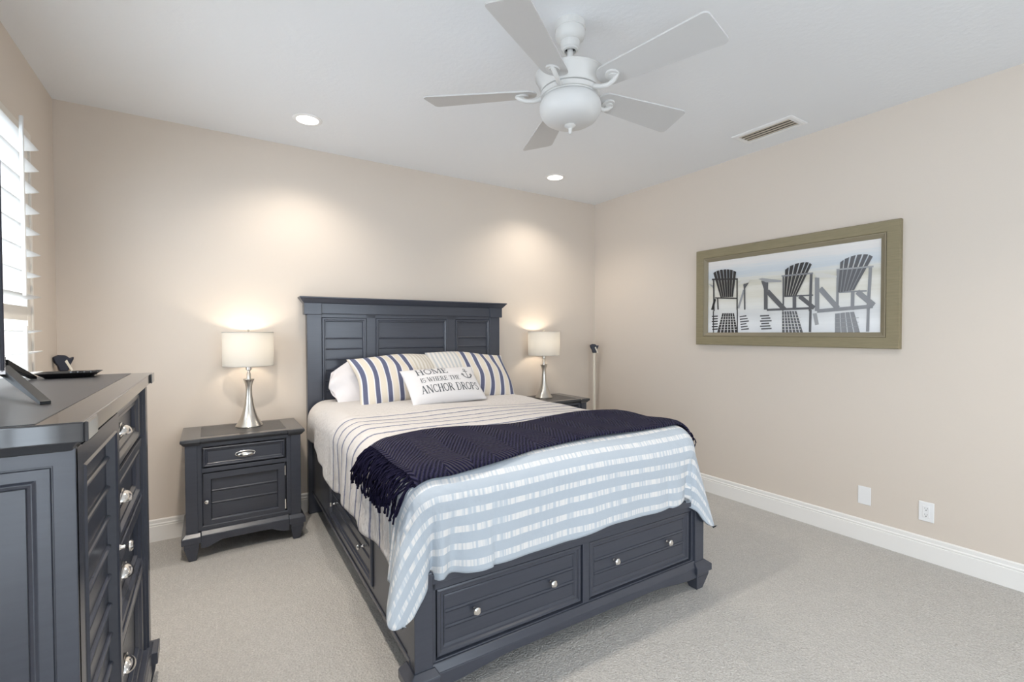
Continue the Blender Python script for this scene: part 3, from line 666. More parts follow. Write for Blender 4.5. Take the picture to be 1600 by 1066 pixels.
# ------------------------------------------------------------------ bed
BX, BY, BR = 1.445, 3.780, math.radians(-1.2)
bed = thing('storage_bed', 'charcoal queen storage bed with louvered headboard and footboard drawers', 'bed', (BX, BY, 0), BR)
fh = front_of(-0.036)
hb = MB()
hb.box(-0.725, 0.725, -0.030, 0.020, 0.30, 1.50)                                   # backing
hb.ring(fh, -0.735, 0.735, 0.45, 1.505, [(0, -0.005), (0, 0.006), (0.014, 0.006), (0.018, -0.004)])
for (a0, a1) in ((-0.390, -0.315), (0.300, 0.382)):
    hb.prism([(a0, 0.45), (a1, 0.45), (a1, 1.50), (a0, 1.50)], fh, -0.004, 0.006)
hb.prism([(-0.73, 1.470), (0.73, 1.470), (0.73, 1.50), (-0.73, 1.50)], fh, -0.004, 0.006)
head = hb.build('headboard', paint_m, bed, bevel=0.003)
for (a0, a1) in ((-0.722, -0.390), (-0.315, 0.300), (0.382, 0.722)):
    pp = MB().ring(fh, a0, a1, 0.45, 1.470, [(0, 0.004), (0.004, 0.012), (0.014, 0.012), (0.020, 0.006), (0.026, 0.006), (0.030, -0.003)])
    pp.planks(fh, a0 + 0.028, a1 - 0.028, 0.478, 1.442, [1.392 - 0.08 * k for k in range(1, 11)], -0.006, 0.008)
    pp.build('louvered_panel', paint_m, head)
for sx in (-1, 1):
    xa, xb = sorted((0.826 * sx, 0.722 * sx))
    ph_ = MB().box(xa, xb, -0.048, 0.030, 0, 1.500)
    ph_.build('headboard_post', paint_m, bed, bevel=0.004)
cp = MB()
cp.box(-0.83, 0.83, -0.050, 0.028, 1.499, 1.580)
for sx in (-1, 1):
    xa, xb = sorted((0.846 * sx, 0.722 * sx))
    cp.box(xa, xb, -0.062, 0.029, 1.492, 1.5805)
    xo = 0.836 * sx
cp.hexa([(-0.85, -0.062, 1.578), (0.85, -0.062, 1.578), (0.85, 0.029, 1.578), (-0.85, 0.029, 1.578)],
        [(-0.876, -0.092, 1.612), (0.876, -0.092, 1.612), (0.876, 0.030, 1.612), (-0.876, 0.030, 1.612)])
cp.box(-0.880, 0.880, -0.096, 0.031, 1.612, 1.624)
cp.build('headboard_cap', paint_m, bed, bevel=0.004)
# side rails with a drawer each
for sx in (-1, 1):
    r_ = MB()
    fs_ = (lambda a, b, c: (-0.797 - c, a, b)) if sx < 0 else (lambda a, b, c: (0.797 + c, a, b))
    r_.prism([(-2.19, 0.155), (-0.049, 0.155), (-0.049, 0.52), (-2.19, 0.52)], fs_, -0.025, 0.0)
    r_.prism([(-2.19, 0.155), (-0.049, 0.155), (-0.049, 0.175), (-2.19, 0.175)], fs_, 0.0, 0.006)
    rail = r_.build('side_rail', paint_m, bed, bevel=0.002)
    d = MB().ring(fs_, -1.700, -0.735, 0.212, 0.470, [(0, 0.0), (0.0, 0.006), (0.010, 0.011), (0.020, 0.011), (0.026, 0.006), (0.034, 0.006), (0.042, -0.001), (0.046, 0.001)])
    d.planks(fs_, -1.658, -0.777, 0.254, 0.428, [0.316, 0.372], 0.0005, 0.005)
    dd = d.build('drawer', paint_m, bed)
    MB().prism([(-1.706, 0.205), (-1.701, 0.205), (-1.701, 0.48), (-1.706, 0.48)], fs_, 0.0002, 0.0015).build('gap', dark_m, dd)
    for a in (-1.535, -0.880):
        knob(fs_, a, 0.335, dd, 0.014, c0=0.002)
# footboard
YFB = -2.240
ff = front_of(YFB + 0.012)
fb_ = MB()
fb_.box(-0.735, 0.735, YFB + 0.046, YFB + 0.075, 0.13, 0.480)
fb_.ring(ff, -0.735, 0.735, 0.140, 0.470, [(0, 0.0), (0.020, 0.0), (0.022, -0.03)])
fb_.prism([(-0.735, 0.420), (0.735, 0.420), (0.735, 0.485), (-0.735, 0.485)], ff, -0.04, 0.0)
fb_.prism([(-0.022, 0.15), (0.016, 0.15), (0.016, 0.43), (-0.022, 0.43)], ff, -0.03, 0.0)
fb_.prism([(-0.735, 0.448), (0.735, 0.448), (0.735, 0.484), (-0.735, 0.484)], ff, -0.002, 0.010)
foot = fb_.build('footboard', paint_m, bed, bevel=0.003)
for (a0, a1) in ((-0.712, -0.024), (0.018, 0.706)):
    fd = front_of(YFB + 0.030)
    d = MB().prism([(a0 + 0.004, 0.166), (a1 - 0.004, 0.166), (a1 - 0.004, 0.416), (a0 + 0.004, 0.416)], fd, -0.02, -0.010)
    d.ring(fd, a0 + 0.004, a1 - 0.004, 0.166, 0.416, [(0, -0.01), (0, 0.012), (0.006, 0.015), (0.013, 0.013), (0.018, 0.006), (0.026, 0.006), (0.034, -0.001), (0.038, 0.001)])
    d.planks(fd, a0 + 0.040, a1 - 0.040, 0.202, 0.380, [0.262, 0.322], 0.0005, 0.005)
    dd = d.build('drawer', paint_m, bed)
    for s in (0.235, 0.765):
        knob(fd, a0 + (a1 - a0) * s, 0.295, dd, 0.0155, c0=0.002)
    MB().ring(fd, a0 - 0.0005, a1 + 0.0005, 0.1625, 0.4195, [(0, -0.009), (0.006, -0.009)]).build('gap', dark_m, dd)
for sx in (-1, 1):
    xa, xb = sorted((0.800 * sx, 0.730 * sx))
    MB().box(xa, xb, YFB, YFB + 0.08, 0.10, 0.496).build('footboard_post', paint_m, bed, bevel=0.004)
pl = MB()
pl.hexa([(-0.735, YFB - 0.012, 0.128), (0.735, YFB - 0.012, 0.128), (0.735, YFB + 0.05, 0.128), (-0.735, YFB + 0.05, 0.128)],
        [(-0.735, YFB + 0.006, 0.156), (0.735, YFB + 0.006, 0.156), (0.735, YFB + 0.05, 0.156), (-0.735, YFB + 0.05, 0.156)])
ap = arch_apron(front_of(YFB - 0.012), -0.735, 0.735, 0.072, 0.098, 0.1285, -0.03, 0.0, 0.06)
pl.add(ap.v, ap.f)
for sx in (-1, 1):
    xa, xb = sorted((0.832 * sx, 0.712 * sx))
    ia, ib = (xa + 0.028, xb - 0.012) if sx < 0 else (xa + 0.012, xb - 0.028)
    pl.box(xa, xb, YFB - 0.028, YFB + 0.09, 0.096, 0.130)
    pl.hexa([(xa, YFB - 0.028, 0.130), (xb, YFB - 0.028, 0.130), (xb, YFB + 0.09, 0.130), (xa, YFB + 0.09, 0.130)],
            [(ia, YFB - 0.004, 0.150), (ib, YFB - 0.004, 0.150), (ib, YFB + 0.085, 0.150), (ia, YFB + 0.085, 0.150)])
pl.build('plinth', paint_m, bed, bevel=0.003)
for sx in (-1, 1):
    xo, xi = 0.820 * sx, 0.722 * sx; to, ti = 0.790 * sx, 0.742 * sx
    taper_leg(min(xo, xi), max(xo, xi), YFB - 0.018, YFB + 0.080, 0.098, min(to, ti), max(to, ti), YFB - 0.002, YFB + 0.05).build('leg', paint_m, bed, bevel=0.003)
MB().box(-0.772, 0.772, YFB + 0.076, -0.052, 0.26, 0.30).build('slat_deck', dark_m, bed)

BEDM = Matrix.Translation((BX, BY, 0)) @ Matrix.Rotation(BR, 4, 'Z')
def on_bed(o):
    o.matrix_world = BEDM; return o
M = Mat('white_sheet', (0.80, 0.79, 0.80, 1), 0.85, spec=0.1); M.bump(M.noise(M.coord('Object'), 14, 3), 0.006, 0.35); sheet_m = M.m
mt = MB()
mt.box(-0.772, 0.772, -2.150, -0.055, 0.3005, 0.800)
mo = on_bed(mt.build('mattress', sheet_m, bevel=0.05, seg=4, smooth=True))
tag(mo, 'white mattress under the striped comforter, its corner showing by the headboard', 'mattress')

# ---- draped cloth: rounded box the cloth follows, w = distance along the cloth from the foot hem
HX, YFT, ZT, RAD = 0.705, -2.130, 0.853, 0.130
FOOT = 0.454                          # cloth length from hem to the start of the flat top
def wave(x, *fs):
    return sum(a * math.sin(f * x + p) for a, f, p in fs)
def drape(u, w, off=0.0):
    HX = 0.705 if u < 0 else 0.655
    yy = YFT + (w - FOOT)
    ex = max(abs(u) - HX, 0.0); sg = 1 if u >= 0 else -1
    ey = max(YFT - yy, 0.0)
    r = math.hypot(ex, ey)
    bx = max(-HX, min(HX, u)); by = max(YFT, yy)
    puff = 0.008 * math.sin(u * 2.1 + 0.4) * math.sin(w * 2.6) + 0.004 * math.sin(u * 7 + w * 5) + 0.003 * math.sin(w * 13 + u * 3)
    ins = max(0.0, min(1.0, (HX - abs(u)) / 0.5)) if ex == 0 else 0.0
    z = ZT + puff + 0.006 * ins
    if r < 1e-9:
        return (bx, by, z + off)
    th = math.atan2(ey, ex)
    dx, dy = ex / r, ey / r
    R = RAD
    q = R * PI / 2
    if r < q:
        a = r / R
        out = (R + off) * math.sin(a); dz = (R + off) * (1 - math.cos(a)) - off
        hang = 0.0
    else:
        hang = r - q
        out = R + off + hang * 0.05; dz = R + hang * 0.998
    # folds
    if ex > 0 and ey > 0:
        bump_ = (0.27 if u < 0 else 0.22) * math.exp(-((th - 0.62) / 0.34) ** 2) - 0.22 * math.exp(-((th - 1.30) / 0.13) ** 2) + 0.05 * math.exp(-((th - 0.05) / 0.12) ** 2)
        out += hang * bump_
    else:
        s = w if ex > 0 else u
        env = min(1.0, hang / 0.2)
        amp = 0.012 if ex > 0 else 0.008
        out += env * amp * (math.sin(s * 7.3 + 0.5) + 0.6 * math.sin(s * 15.1 + 1.3) + 0.35 * math.sin(s * 29 + 2))
        if ey > 0 and abs(u) > 0.50:      # valley on the foot face beside each corner flap
            out += -hang * 0.16 * math.exp(-((abs(u) - 0.66) / 0.035) ** 2) + hang * 0.10 * math.exp(-((abs(u) - 0.55) / 0.06) ** 2)
    return (sg * (abs(bx)) + sg * dx * out if ex > 0 else bx, by - dy * out, z - dz)

NU, NW = 230, 250
CR = 0.20
WTOT = FOOT + 2.03
cm = MB(); cm.uv = []; cut = []
for j in range(NW + 1):
    w0 = WTOT * j / NW
    for i in range(NU + 1):
        s = i / NU
        ul = 1.150 - 0.09 * max(0, min(1, (w0 - 1.6) / 0.6)) + 0.015 * math.sin(w0 * 5) + 0.008 * math.sin(w0 * 17)
        ur = 1.150 + 0.01 * math.sin(w0 * 6 + 1)
        u = -ul + (ul + ur) * s
        wb = 0.010 * math.sin(u * 4.1) + 0.006 * math.sin(u * 11 + 1) + 0.02 * math.exp(-((u - 0.62) / 0.07) ** 2)
        w = w0 + max(0, wb + 0.004) * max(0, 1 - w0 / 0.3)
        # round the cloth corners off
        hit = False
        ax = abs(u) - (ul if u < 0 else ur) + CR; ay = CR - w
        if ax > 0 and ay > 0:
            h_ = math.hypot(ax, ay)
            hit = h_ > CR
            if h_ > CR:
                k_ = CR / h_
                u = (1 if u > 0 else -1) * ((ul if u < 0 else ur) - CR + ax * k_); w = CR - ay * k_
        p = drape(u, w)
        cm.v.append(p); cm.uv.append((u, w)); cut.append(hit)
for j in range(NW):
    for i in range(NU):
        q = j * (NU + 1) + i
        fc_ = (q, q + 1, q + NU + 2, q + NU + 1)
        if not all(cut[n_] for n_ in fc_): cm.f.append(fc_)
cm.m = [0] * len(cm.f)

M = Mat('striped_cotton', (0.8, 0.8, 0.8, 1), 0.9, spec=0.1)
uvn = M.node('ShaderNodeUVMap'); uvn.uv_map = 'UVMap'
sx = M.node('ShaderNodeSeparateXYZ'); M.link(uvn.outputs[0], sx.inputs[0])
U_, W_ = sx.outputs[0], sx.outputs[1]
mpn = M.node('ShaderNodeMapping'); M.link(uvn.outputs[0], mpn.inputs[0])
jit = M.noise(uvn.outputs[0], 16, 2)
Wj = M.math('ADD', W_, M.math('MULTIPLY_ADD', jit, 0.016, -0.008))
# white woven rows on pale blue at the foot
Wr = M.math('ADD', W_, M.math('MULTIPLY_ADD', jit, 0.006, -0.003))
row = M.math('ABSOLUTE', M.math('SUBTRACT', M.math('FRACT', M.math('DIVIDE', M.math('SUBTRACT', Wr, 0.006), 0.0625)), 0.5))
isrow = M.math('LESS_THAN', row, 0.19)
mpd = M.node('ShaderNodeMapping'); mpd.inputs['Scale'].default_value = (95, 3.0, 1); M.link(uvn.outputs[0], mpd.inputs[0])
dash = M.noise(mpd.outputs[0], 1.0, 1)
rowcol = M.mix(M.math('MULTIPLY_ADD', dash, 5.0, -1.9, clamp=True), (0.50, 0.55, 0.60, 1), (0.72, 0.71, 0.70, 1))
blue = (0.44, 0.49, 0.545, 1)
foot_c = M.mix(isrow, blue, rowcol)
# cream seersucker with thin navy lines in the middle
ln = M.math('ABSOLUTE', M.math('SUBTRACT', M.math('FRACT', M.math('DIVIDE', M.math('SUBTRACT', Wj, 0.600), 0.113)), 0.5))
isln = M.math('LESS_THAN', M.math('ADD', ln, M.math('MULTIPLY_ADD', M.noise(uvn.outputs[0], 60, 2), 0.10, -0.05)), 0.085)
inl = M.math('MULTIPLY', isln, M.math('MULTIPLY', M.math('GREATER_THAN', W_, 0.60), M.math('LESS_THAN', W_, 1.60)))
cream = (0.60, 0.575, 0.56, 1)
mid_c = M.mix(inl, cream, (0.20, 0.21, 0.28, 1))
allc = M.mix(M.math('GREATER_THAN', Wj, 0.535), foot_c, mid_c)
M.color(allc)
mpc = M.node('ShaderNodeMapping'); mpc.inputs['Scale'].default_value = (34, 85, 1); M.link(uvn.outputs[0], mpc.inputs[0])
puck = M.noise(mpc.outputs[0], 1.0, 2)
pk = M.math('MULTIPLY', puck, M.math('GREATER_THAN', W_, 0.5))
wr = M.noise(uvn.outputs[0], 9, 3, 0.6)
rib = M.math('MULTIPLY', M.math('COSINE', M.math('MULTIPLY', M.math('SUBTRACT', Wj, 0.6565), 2 * PI / 0.113)), M.math('MULTIPLY', M.math('GREATER_THAN', W_, 0.56), M.math('LESS_THAN', W_, 1.66)))
M.bump(M.math('ADD', M.math('ADD', pk, M.math('MULTIPLY', wr, 1.0)), M.math('MULTIPLY', rib, -0.5)), 0.012, 0.8)

comf = on_bed(cm.build('comforter', M.m, smooth='all', solid=0.016))
bm = bmesh.new(); bm.from_mesh(comf.data)
bmesh.ops.delete(bm, geom=[v_ for v_ in bm.verts if not v_.link_faces], context='VERTS')
bm.to_mesh(comf.data); bm.free()
tag(comf, 'pale blue, white and navy striped comforter spread over the bed', 'comforter')

# ---- navy knitted throw
tm = MB(); tm.uv = []
TN, TW = 170, 60
UL, UR = 0.795, 0.80
def throw_edges(u):
    wf = 0.418 + 0.006 * math.sin(u * 5) - 0.055 * max(0, min(1, (-u - 0.25) / 0.4))
    wb = 0.905 + 0.012 * math.sin(u * 4 + 1) + 0.085 * math.exp(-((u + 0.55) / 0.28) ** 2)
    return wf, wb
def throw_pt(s, r, extra=0.0):
    u = -UL + (UL + UR) * s
    wf, wb = throw_edges(u)
    w = wf + (wb - wf) * r
    e = min(r, 1 - r)
    off = 0.020 + 0.004 * min(1, e / 0.06) + 0.004 * math.sin(u * 6 + 2) * math.sin(r * 5) + 0.003 * math.sin(r * 11 + u * 9)
    return u, w, off + extra
for j in range(TW + 1):
    for i in range(TN + 1):
        u, w, off = throw_pt(i / TN, j / TW)
        tm.v.append(drape(u, w, off)); tm.uv.append((u, w))
for j in range(TW):
    for i in range(TN):
        q = j * (TN + 1) + i
        tm.f.append((q, q + 1, q + TN + 2, q + TN + 1))
tm.m = [0] * len(tm.f)
M = Mat('navy_knit', (0.010, 0.010, 0.030, 1), 0.95, spec=0.08)
M.set('Sheen Weight', 0.06); M.set('Sheen Roughness', 0.5)
uvn = M.node('ShaderNodeUVMap'); uvn.uv_map = 'UVMap'
sx = M.node('ShaderNodeSeparateXYZ'); M.link(uvn.outputs[0], sx.inputs[0])
tri = M.math('PINGPONG', sx.outputs[0], 0.11)
ph = M.math('ADD', M.math('MULTIPLY', M.math('ADD', sx.outputs[1], M.math('MULTIPLY', tri, 1.5)), 2 * PI / 0.026), M.math('MULTIPLY', M.noise(uvn.outputs[0], 30, 2), 3.0))
zig = M.math('SINE', ph)
M.color(M.mix(M.math('MULTIPLY_ADD', zig, 0.5, 0.5), (0.009, 0.008, 0.028, 1), (0.034, 0.031, 0.078, 1)))
M.bump(M.math('ADD', zig, M.noise(uvn.outputs[0], 160, 2)), 0.007, 1.0)
knit_m = M.m
M = Mat('navy_yarn', (0.009, 0.008, 0.024, 1), 0.95, spec=0.08); M.bump(M.noise(M.coord('Object'), 220, 2), 0.002, 0.6); fringe_m = M.m
thr = on_bed(tm.build('throw_blanket', knit_m, smooth='all', solid=0.010))
tag(thr, 'navy knitted throw with fringed ends laid across the bed', 'blanket')
for side in (-1, 1):
    fm = MB()
    rnd = random.Random(11 + side)
    n = 120 if side < 0 else 70
    for k in range(n):
        r = (k + rnd.random() * 0.8) / n
        s = 0.0 if side < 0 else 1.0
        u, w, off = throw_pt(s, min(r, 0.999))
        L = rnd.uniform(0.10, 0.155) if side < 0 else rnd.uniform(0.06, 0.10)
        drift = rnd.uniform(-0.05, 0.035) if side < 0 else rnd.uniform(-0.02, 0.02)
        lift = rnd.uniform(0.0, 0.022)
        pts = []
        for q in range(7):
            h = q / 6
            uu = u + side * (-0.01 + L * h)
            ww = w + drift * h * h + 0.007 * math.sin(h * 6 + k)
            pts.append(drape(uu, ww, off + lift * math.sin(min(1, h * 1.4) * PI * 0.5) + 0.004 * math.sin(h * 9 + k * 2)))
        fm.tube(pts, [0.0036, 0.0036, 0.0034, 0.0034, 0.0033, 0.0034, 0.0042], 5)
    fo = fm.build('fringe', fringe_m, thr, smooth='all', clean=False)
    fo['kind'] = 'stuff'

# ------------------------------------------------------------------ pillows
def pillow_pt(s, t, a, b, h, side, pinch=0.05, pw=2.4):
    """s,t in -1..1; side +1 front, -1 back, local x across, y up, z out of the front"""
    e = (1 - abs(s) ** pw) * (1 - abs(t) ** pw)
    ph_ = max(0.0, e) ** 0.5
    px = a * s * (1 - pinch * (1 - t * t) * abs(s) ** 2 * -1 * -1)
    py = b * t * (1 - pinch * (1 - s * s) * abs(t) ** 2)
    return px, py, side * h * ph_
def pillow(name, mats, a, b, h, mat, warp=None, n=56, pinch=0.05, solid_uv=True, seam=None):
    m_ = MB(); m_.uv = []
    idx = {}
    def ease(k): 
        s = -1 + 2 * k / n
        return math.sin(s * PI / 2) * 0.6 + s * 0.4
    for side in (1, -1):
        for j in range(n + 1):
            for i in range(n + 1):
                s, t_ = ease(i), ease(j)
                p = pillow_pt(s, t_, a, b, h, side, pinch)
                if warp: p = warp(p, s, t_, side)
                m_.v.append(p); m_.uv.append((s, t_))
    N = (n + 1) * (n + 1)
    for side in range(2):
        for j in range(n):
            for i in range(n):
                q = side * N + j * (n + 1) + i
                fc = (q, q + 1, q + n + 2, q + n + 1)
                m_.f.append(fc if side == 0 else fc[::-1])
    m_.m = [0] * len(m_.f)
    o = m_.build(name, mats, smooth='all', clean=False)
    bm = bmesh.new(); bm.from_mesh(o.data)
    bmesh.ops.remove_doubles(bm, verts=bm.verts, dist=1e-5)
    bm.to_mesh(o.data); bm.free()
    o.matrix_world = mat
    return o
def lean(cx, cy, cz, back, roll=0.0, yaw=0.0):
    """pillow standing with its foot down, leaning back by `back` degrees from upright"""
    # local x -> world x, local y -> up/back, local z -> towards the foot of the bed (-y) and up
    base = Matrix(((1, 0, 0, 0), (0, 0, -1, 0), (0, 1, 0, 0), (0, 0, 0, 1)))
    return Matrix.Translation((cx, cy, cz)) @ Matrix.Rotation(math.radians(yaw), 4, 'Z') @ Matrix.Rotation(math.radians(-back), 4, 'X') @ Matrix.Rotation(math.radians(-roll), 4, 'Y') @ base
def sham_mat(name, flip):
    M = Mat(name, (0.8, 0.8, 0.8, 1), 0.9, spec=0.1)
    uvn = M.node('ShaderNodeUVMap'); uvn.uv_map = 'UVMap'
    sx = M.node('ShaderNodeSeparateXYZ'); M.link(uvn.outputs[0], sx.inputs[0])
    X = M.math('MULTIPLY', sx.outputs[0], -1.0 if flip else 1.0)
    p = M.math('FRACT', M.math('DIVIDE', M.math('ADD', X, 1.03), 0.262))
    d = M.math('ABSOLUTE', M.math('SUBTRACT', p, 0.5))
    navy = M.math('LESS_THAN', d, 0.18)
    halo = M.math('LESS_THAN', d, 0.27)
    base = M.mix(halo, (0.67, 0.61, 0.52, 1), (0.70, 0.70, 0.71, 1))
    left = M.mix(navy, base, (0.115, 0.125, 0.20, 1))
    p2 = M.math('ABSOLUTE', M.math('SUBTRACT', M.math('FRACT', M.math('DIVIDE', M.math('ADD', X, 1.0), 0.092)), 0.5))
    right = M.mix(M.math('LESS_THAN', p2, 0.24), (0.68, 0.65, 0.61, 1), (0.50, 0.51, 0.52, 1) if flip else (0.55, 0.51, 0.44, 1))
    M.color(M.mix(M.math('LESS_THAN', X, 0.285), right, left))
    mp = M.node('ShaderNodeMapping'); mp.inputs['Scale'].default_value = (9, 60, 1); M.link(uvn.outputs[0], mp.inputs[0])
    M.bump(M.noise(mp.outputs[0], 1.0, 2), 0.006, 0.6)
    return M.m
def soft(seed, amp):
    def f(p, s, t_, side):
        x, y, z = p
        e = (1 - s * s) * (1 - t_ * t_)
        z += side * amp * e * (math.sin(s * 5 + seed) * math.sin(t_ * 4 + seed * 2) + 0.6 * math.sin(s * 9 + t_ * 6 + seed))
        x += 0.012 * math.sin(t_ * 3 + seed); y += 0.012 * math.sin(s * 3 + seed) - 0.01 * (1 - s * s) * 0
        return (x, y, z)
    return f
LEFT_SHAM = lean(1.215, 3.428, 1.008, 42, 1.5, 3)
RIGHT_SHAM = lean(1.805, 3.400, 1.012, 42, -4.0, -3)
sl_ = pillow('pillow_sham', sham_mat('navy_stripe_left', False), 0.345, 0.225, 0.085, LEFT_SHAM, soft(1.0, 0.010))
tag(sl_, 'navy and cream striped pillow sham, left one, before the white pillow', 'pillow', 'striped pillow shams')
sr_ = pillow('pillow_sham', sham_mat('navy_stripe_right', True), 0.345, 0.225, 0.085, RIGHT_SHAM, soft(2.3, 0.010))
tag(sr_, 'navy and cream striped pillow sham, right one, nearest the corner lamp', 'pillow', 'striped pillow shams')
M = Mat('white_pillowcase', (0.70, 0.675, 0.685, 1), 0.9, spec=0.1); M.bump(M.noise(M.coord('Object'), 9, 3), 0.012, 0.5); case_m = M.m
def case_warp(p, s, t_, side):
    x, y, z = soft(4.1, 0.016)(p, s, t_, side)
    k = max(0.0, -s - 0.55) / 0.45
    y -= 0.13 * k * max(0.0, (t_ + 0.6) / 1.6)
    x -= 0.03 * k * max(0.0, 1 - abs(t_ - 0.1) / 0.9)
    return (x, y, z + side * 0.018 * k * math.sin(t_ * 6))
wp = pillow('sleeping_pillow', case_m, 0.36, 0.22, 0.060, lean(1.115, 3.590, 0.975, 38, 0, 0), case_warp)
tag(wp, 'plain white sleeping pillow behind the left striped sham', 'pillow')
# lettered pillow
M = Mat('white_canvas', (0.68, 0.67, 0.68, 1), 0.9, spec=0.1); M.bump(M.noise(M.coord('Object'), 160, 2), 0.0008, 0.5); canvas_m = M.m
LA, LB, LH = 0.295, 0.165, 0.062
LMAT = lean(1.455, 3.165, 0.968, 47, 1.0, 1)
lp = pillow('lettered_pillow', canvas_m, LA, LB, LH, LMAT, None, pinch=0.04)
tag(lp, 'small white oblong pillow lettered HOME IS WHERE THE ANCHOR DROPS', 'pillow')

# stroke lettering, laid on the pillow's front
def arc(cx, cy, rx, ry, a0, a1, n=18):
    return [(cx + rx * math.cos(math.radians(a0 + (a1 - a0) * k / n)), cy + ry * math.sin(math.radians(a0 + (a1 - a0) * k / n))) for k in range(n + 1)]
TK, TH, SE = 0.15, 0.065, 0.055
def stem(x, y0=0.0, y1=1.0, s0=True, s1=True, w=TK, sw=0.17):
    r = [([(x, y0), (x, y1)], w)]
    if s0: r.append(([(x - sw, y0 + SE / 2), (x + sw, y0 + SE / 2)], SE))
    if s1: r.append(([(x - sw, y1 - SE / 2), (x + sw, y1 - SE / 2)], SE))
    return r
GL = {
 'H': (0.95, stem(0.2) + stem(0.75) + [([(0.2, 0.52), (0.75, 0.52)], TH)]),
 'O': (0.95, [(arc(0.475, 0.5, 0.38, 0.46, 0, 360, 36), 0.11)]),
 'M': (1.20, stem(0.17, w=0.08) + stem(1.02) + [([(0.2, 1), (0.60, 0.05)], TK), ([(0.60, 0.05), (1.0, 1)], TH)]),
 'E': (0.78, stem(0.2, s0=False, s1=False) + [([(0.05, 0.03), (0.68, 0.03)], TH), ([(0.05, 0.97), (0.66, 0.97)], TH), ([(0.2, 0.52), (0.52, 0.52)], TH), ([(0.67, 0.0), (0.70, 0.24)], 0.06), ([(0.65, 1.0), (0.66, 0.78)], 0.06), ([(0.52, 0.40), (0.52, 0.64)], 0.05)]),
 'I': (0.40, stem(0.2)),
 'S': (0.68, [(arc(0.34, 0.745, 0.235, 0.225, 40, 270, 18) + arc(0.34, 0.27, 0.26, 0.25, 90, -140, 18), 0.10), ([(0.54, 0.98), (0.55, 0.74)], 0.05), ([(0.10, 0.02), (0.09, 0.28)], 0.05)]),
 'W': (1.25, [([(0.12, 1), (0.40, 0.02)], TK), ([(0.40, 0.02), (0.64, 0.95)], TH), ([(0.62, 1), (0.88, 0.02)], TK), ([(0.88, 0.02), (1.14, 1)], TH), ([(0.0, 0.97), (0.28, 0.97)], SE), ([(0.98, 0.97), (1.26, 0.97)], SE)]),
 'R': (0.92, stem(0.2, s1=False) + [([(0.03, 0.97), (0.40, 0.97)] + arc(0.42, 0.745, 0.24, 0.225, 90, -90, 14) + [(0.2, 0.52)], 0.085), ([(0.42, 0.52), (0.80, 0.03)], TK), ([(0.70, 0.03), (0.95, 0.03)], SE)]),
 'T': (0.85, stem(0.425, s1=False) + [([(0.05, 0.97), (0.80, 0.97)], TH), ([(0.06, 1.0), (0.05, 0.75)], 0.06), ([(0.79, 1.0), (0.80, 0.75)], 0.06)]),
 'A': (0.98, [([(0.14, 0), (0.48, 1)], TH), ([(0.48, 1), (0.83, 0)], TK), ([(0.24, 0.36), (0.70, 0.36)], TH), ([(0.0, 0.03), (0.28, 0.03)], SE), ([(0.68, 0.03), (0.98, 0.03)], SE)]),
 'N': (1.02, stem(0.18, s1=False, w=0.075) + stem(0.85, s0=False, w=0.075) + [([(0.16, 1), (0.85, 0)], TK), ([(0.02, 0.97), (0.26, 0.97)], SE)]),
 'C': (0.88, [(arc(0.48, 0.5, 0.37, 0.46, 48, 312, 28), 0.105), ([(0.74, 1.0), (0.76, 0.68)], 0.055), ([(0.76, 0.30), (0.74, 0.02)], 0.04)]),
 'D': (0.98, stem(0.2, s0=False, s1=False) + [([(0.03, 0.97), (0.40, 0.97)] + arc(0.42, 0.5, 0.42, 0.47, 90, -90, 22) + [(0.03, 0.03)], 0.085)]),
 'P': (0.82, stem(0.2, s1=False) + [([(0.03, 0.97), (0.40, 0.97)] + arc(0.42, 0.73, 0.26, 0.24, 90, -90, 16) + [(0.2, 0.49)], 0.085)]),
 ' ': (0.45, []),
}
def on_pillow(px, py, lift=0.0012):
    # invert the small pinch, then take the front surface
    s = px / LA; t_ = py / LB
    s = max(-0.985, min(0.985, s)); t_ = max(-0.985, min(0.985, t_))
    for _ in range(3):
        t_ = py / LB / (1 - 0.04 * (1 - s * s) * abs(t_) ** 2); s = px / LA / (1 - 0.04 * (1 - t_ * t_) * abs(s) ** 2)
    x, y, z = pillow_pt(s, t_, LA, LB, LH, 1, 0.04)
    return (x, y, z + lift)
def ribbon(mb, pts, width, mapf):
    P = [Vector((p[0], p[1])) for p in pts]
    out = [P[0]]
    for a_, b_ in zip(P[:-1], P[1:]):
        k = max(1, int((b_ - a_).length / 0.006))
        for q in range(1, k + 1): out.append(a_.lerp(b_, q / k))
    vs = []; n = len(out)
    for i, p in enumerate(out):
        d = (out[min(i + 1, n - 1)] - out[max(i - 1, 0)])
        d = d.normalized() if d.length > 0 else Vector((1, 0))
        nn_ = Vector((-d.y, d.x)) * width / 2
        vs += [mapf(p.x + nn_.x, p.y + nn_.y), mapf(p.x, p.y), mapf(p.x - nn_.x, p.y - nn_.y)]
    fs = []
    for i in range(n - 1):
        q = 3 * i
        fs += [(q, q + 3, q + 4, q + 1), (q + 1, q + 4, q + 5, q + 2)]
    mb.add(vs, fs)
def text_line(mb, txt, x0, x1, y0, h):
    adv = [GL[ch][0] for ch in txt]
    sc = (x1 - x0) / sum(adv)
    x = x0
    for ch, a_ in zip(txt, adv):
        for pts, wd in GL[ch][1]:
            ribbon(mb, [(x + px * sc, y0 + py * h) for px, py in pts], wd * (sc + h) / 2, on_pillow)
        x += a_ * sc
M = Mat('grey_print_ink', (0.075, 0.085, 0.10, 1), 0.8); M.bump(M.noise(M.coord('Object'), 200, 1), 0.0002, 0.2); ink_m = M.m
tx = MB()
text_line(tx, 'HOME', -0.205, 0.045, 0.068, 0.066)
text_line(tx, 'IS WHERE THE', -0.195, 0.115, -0.004, 0.042)
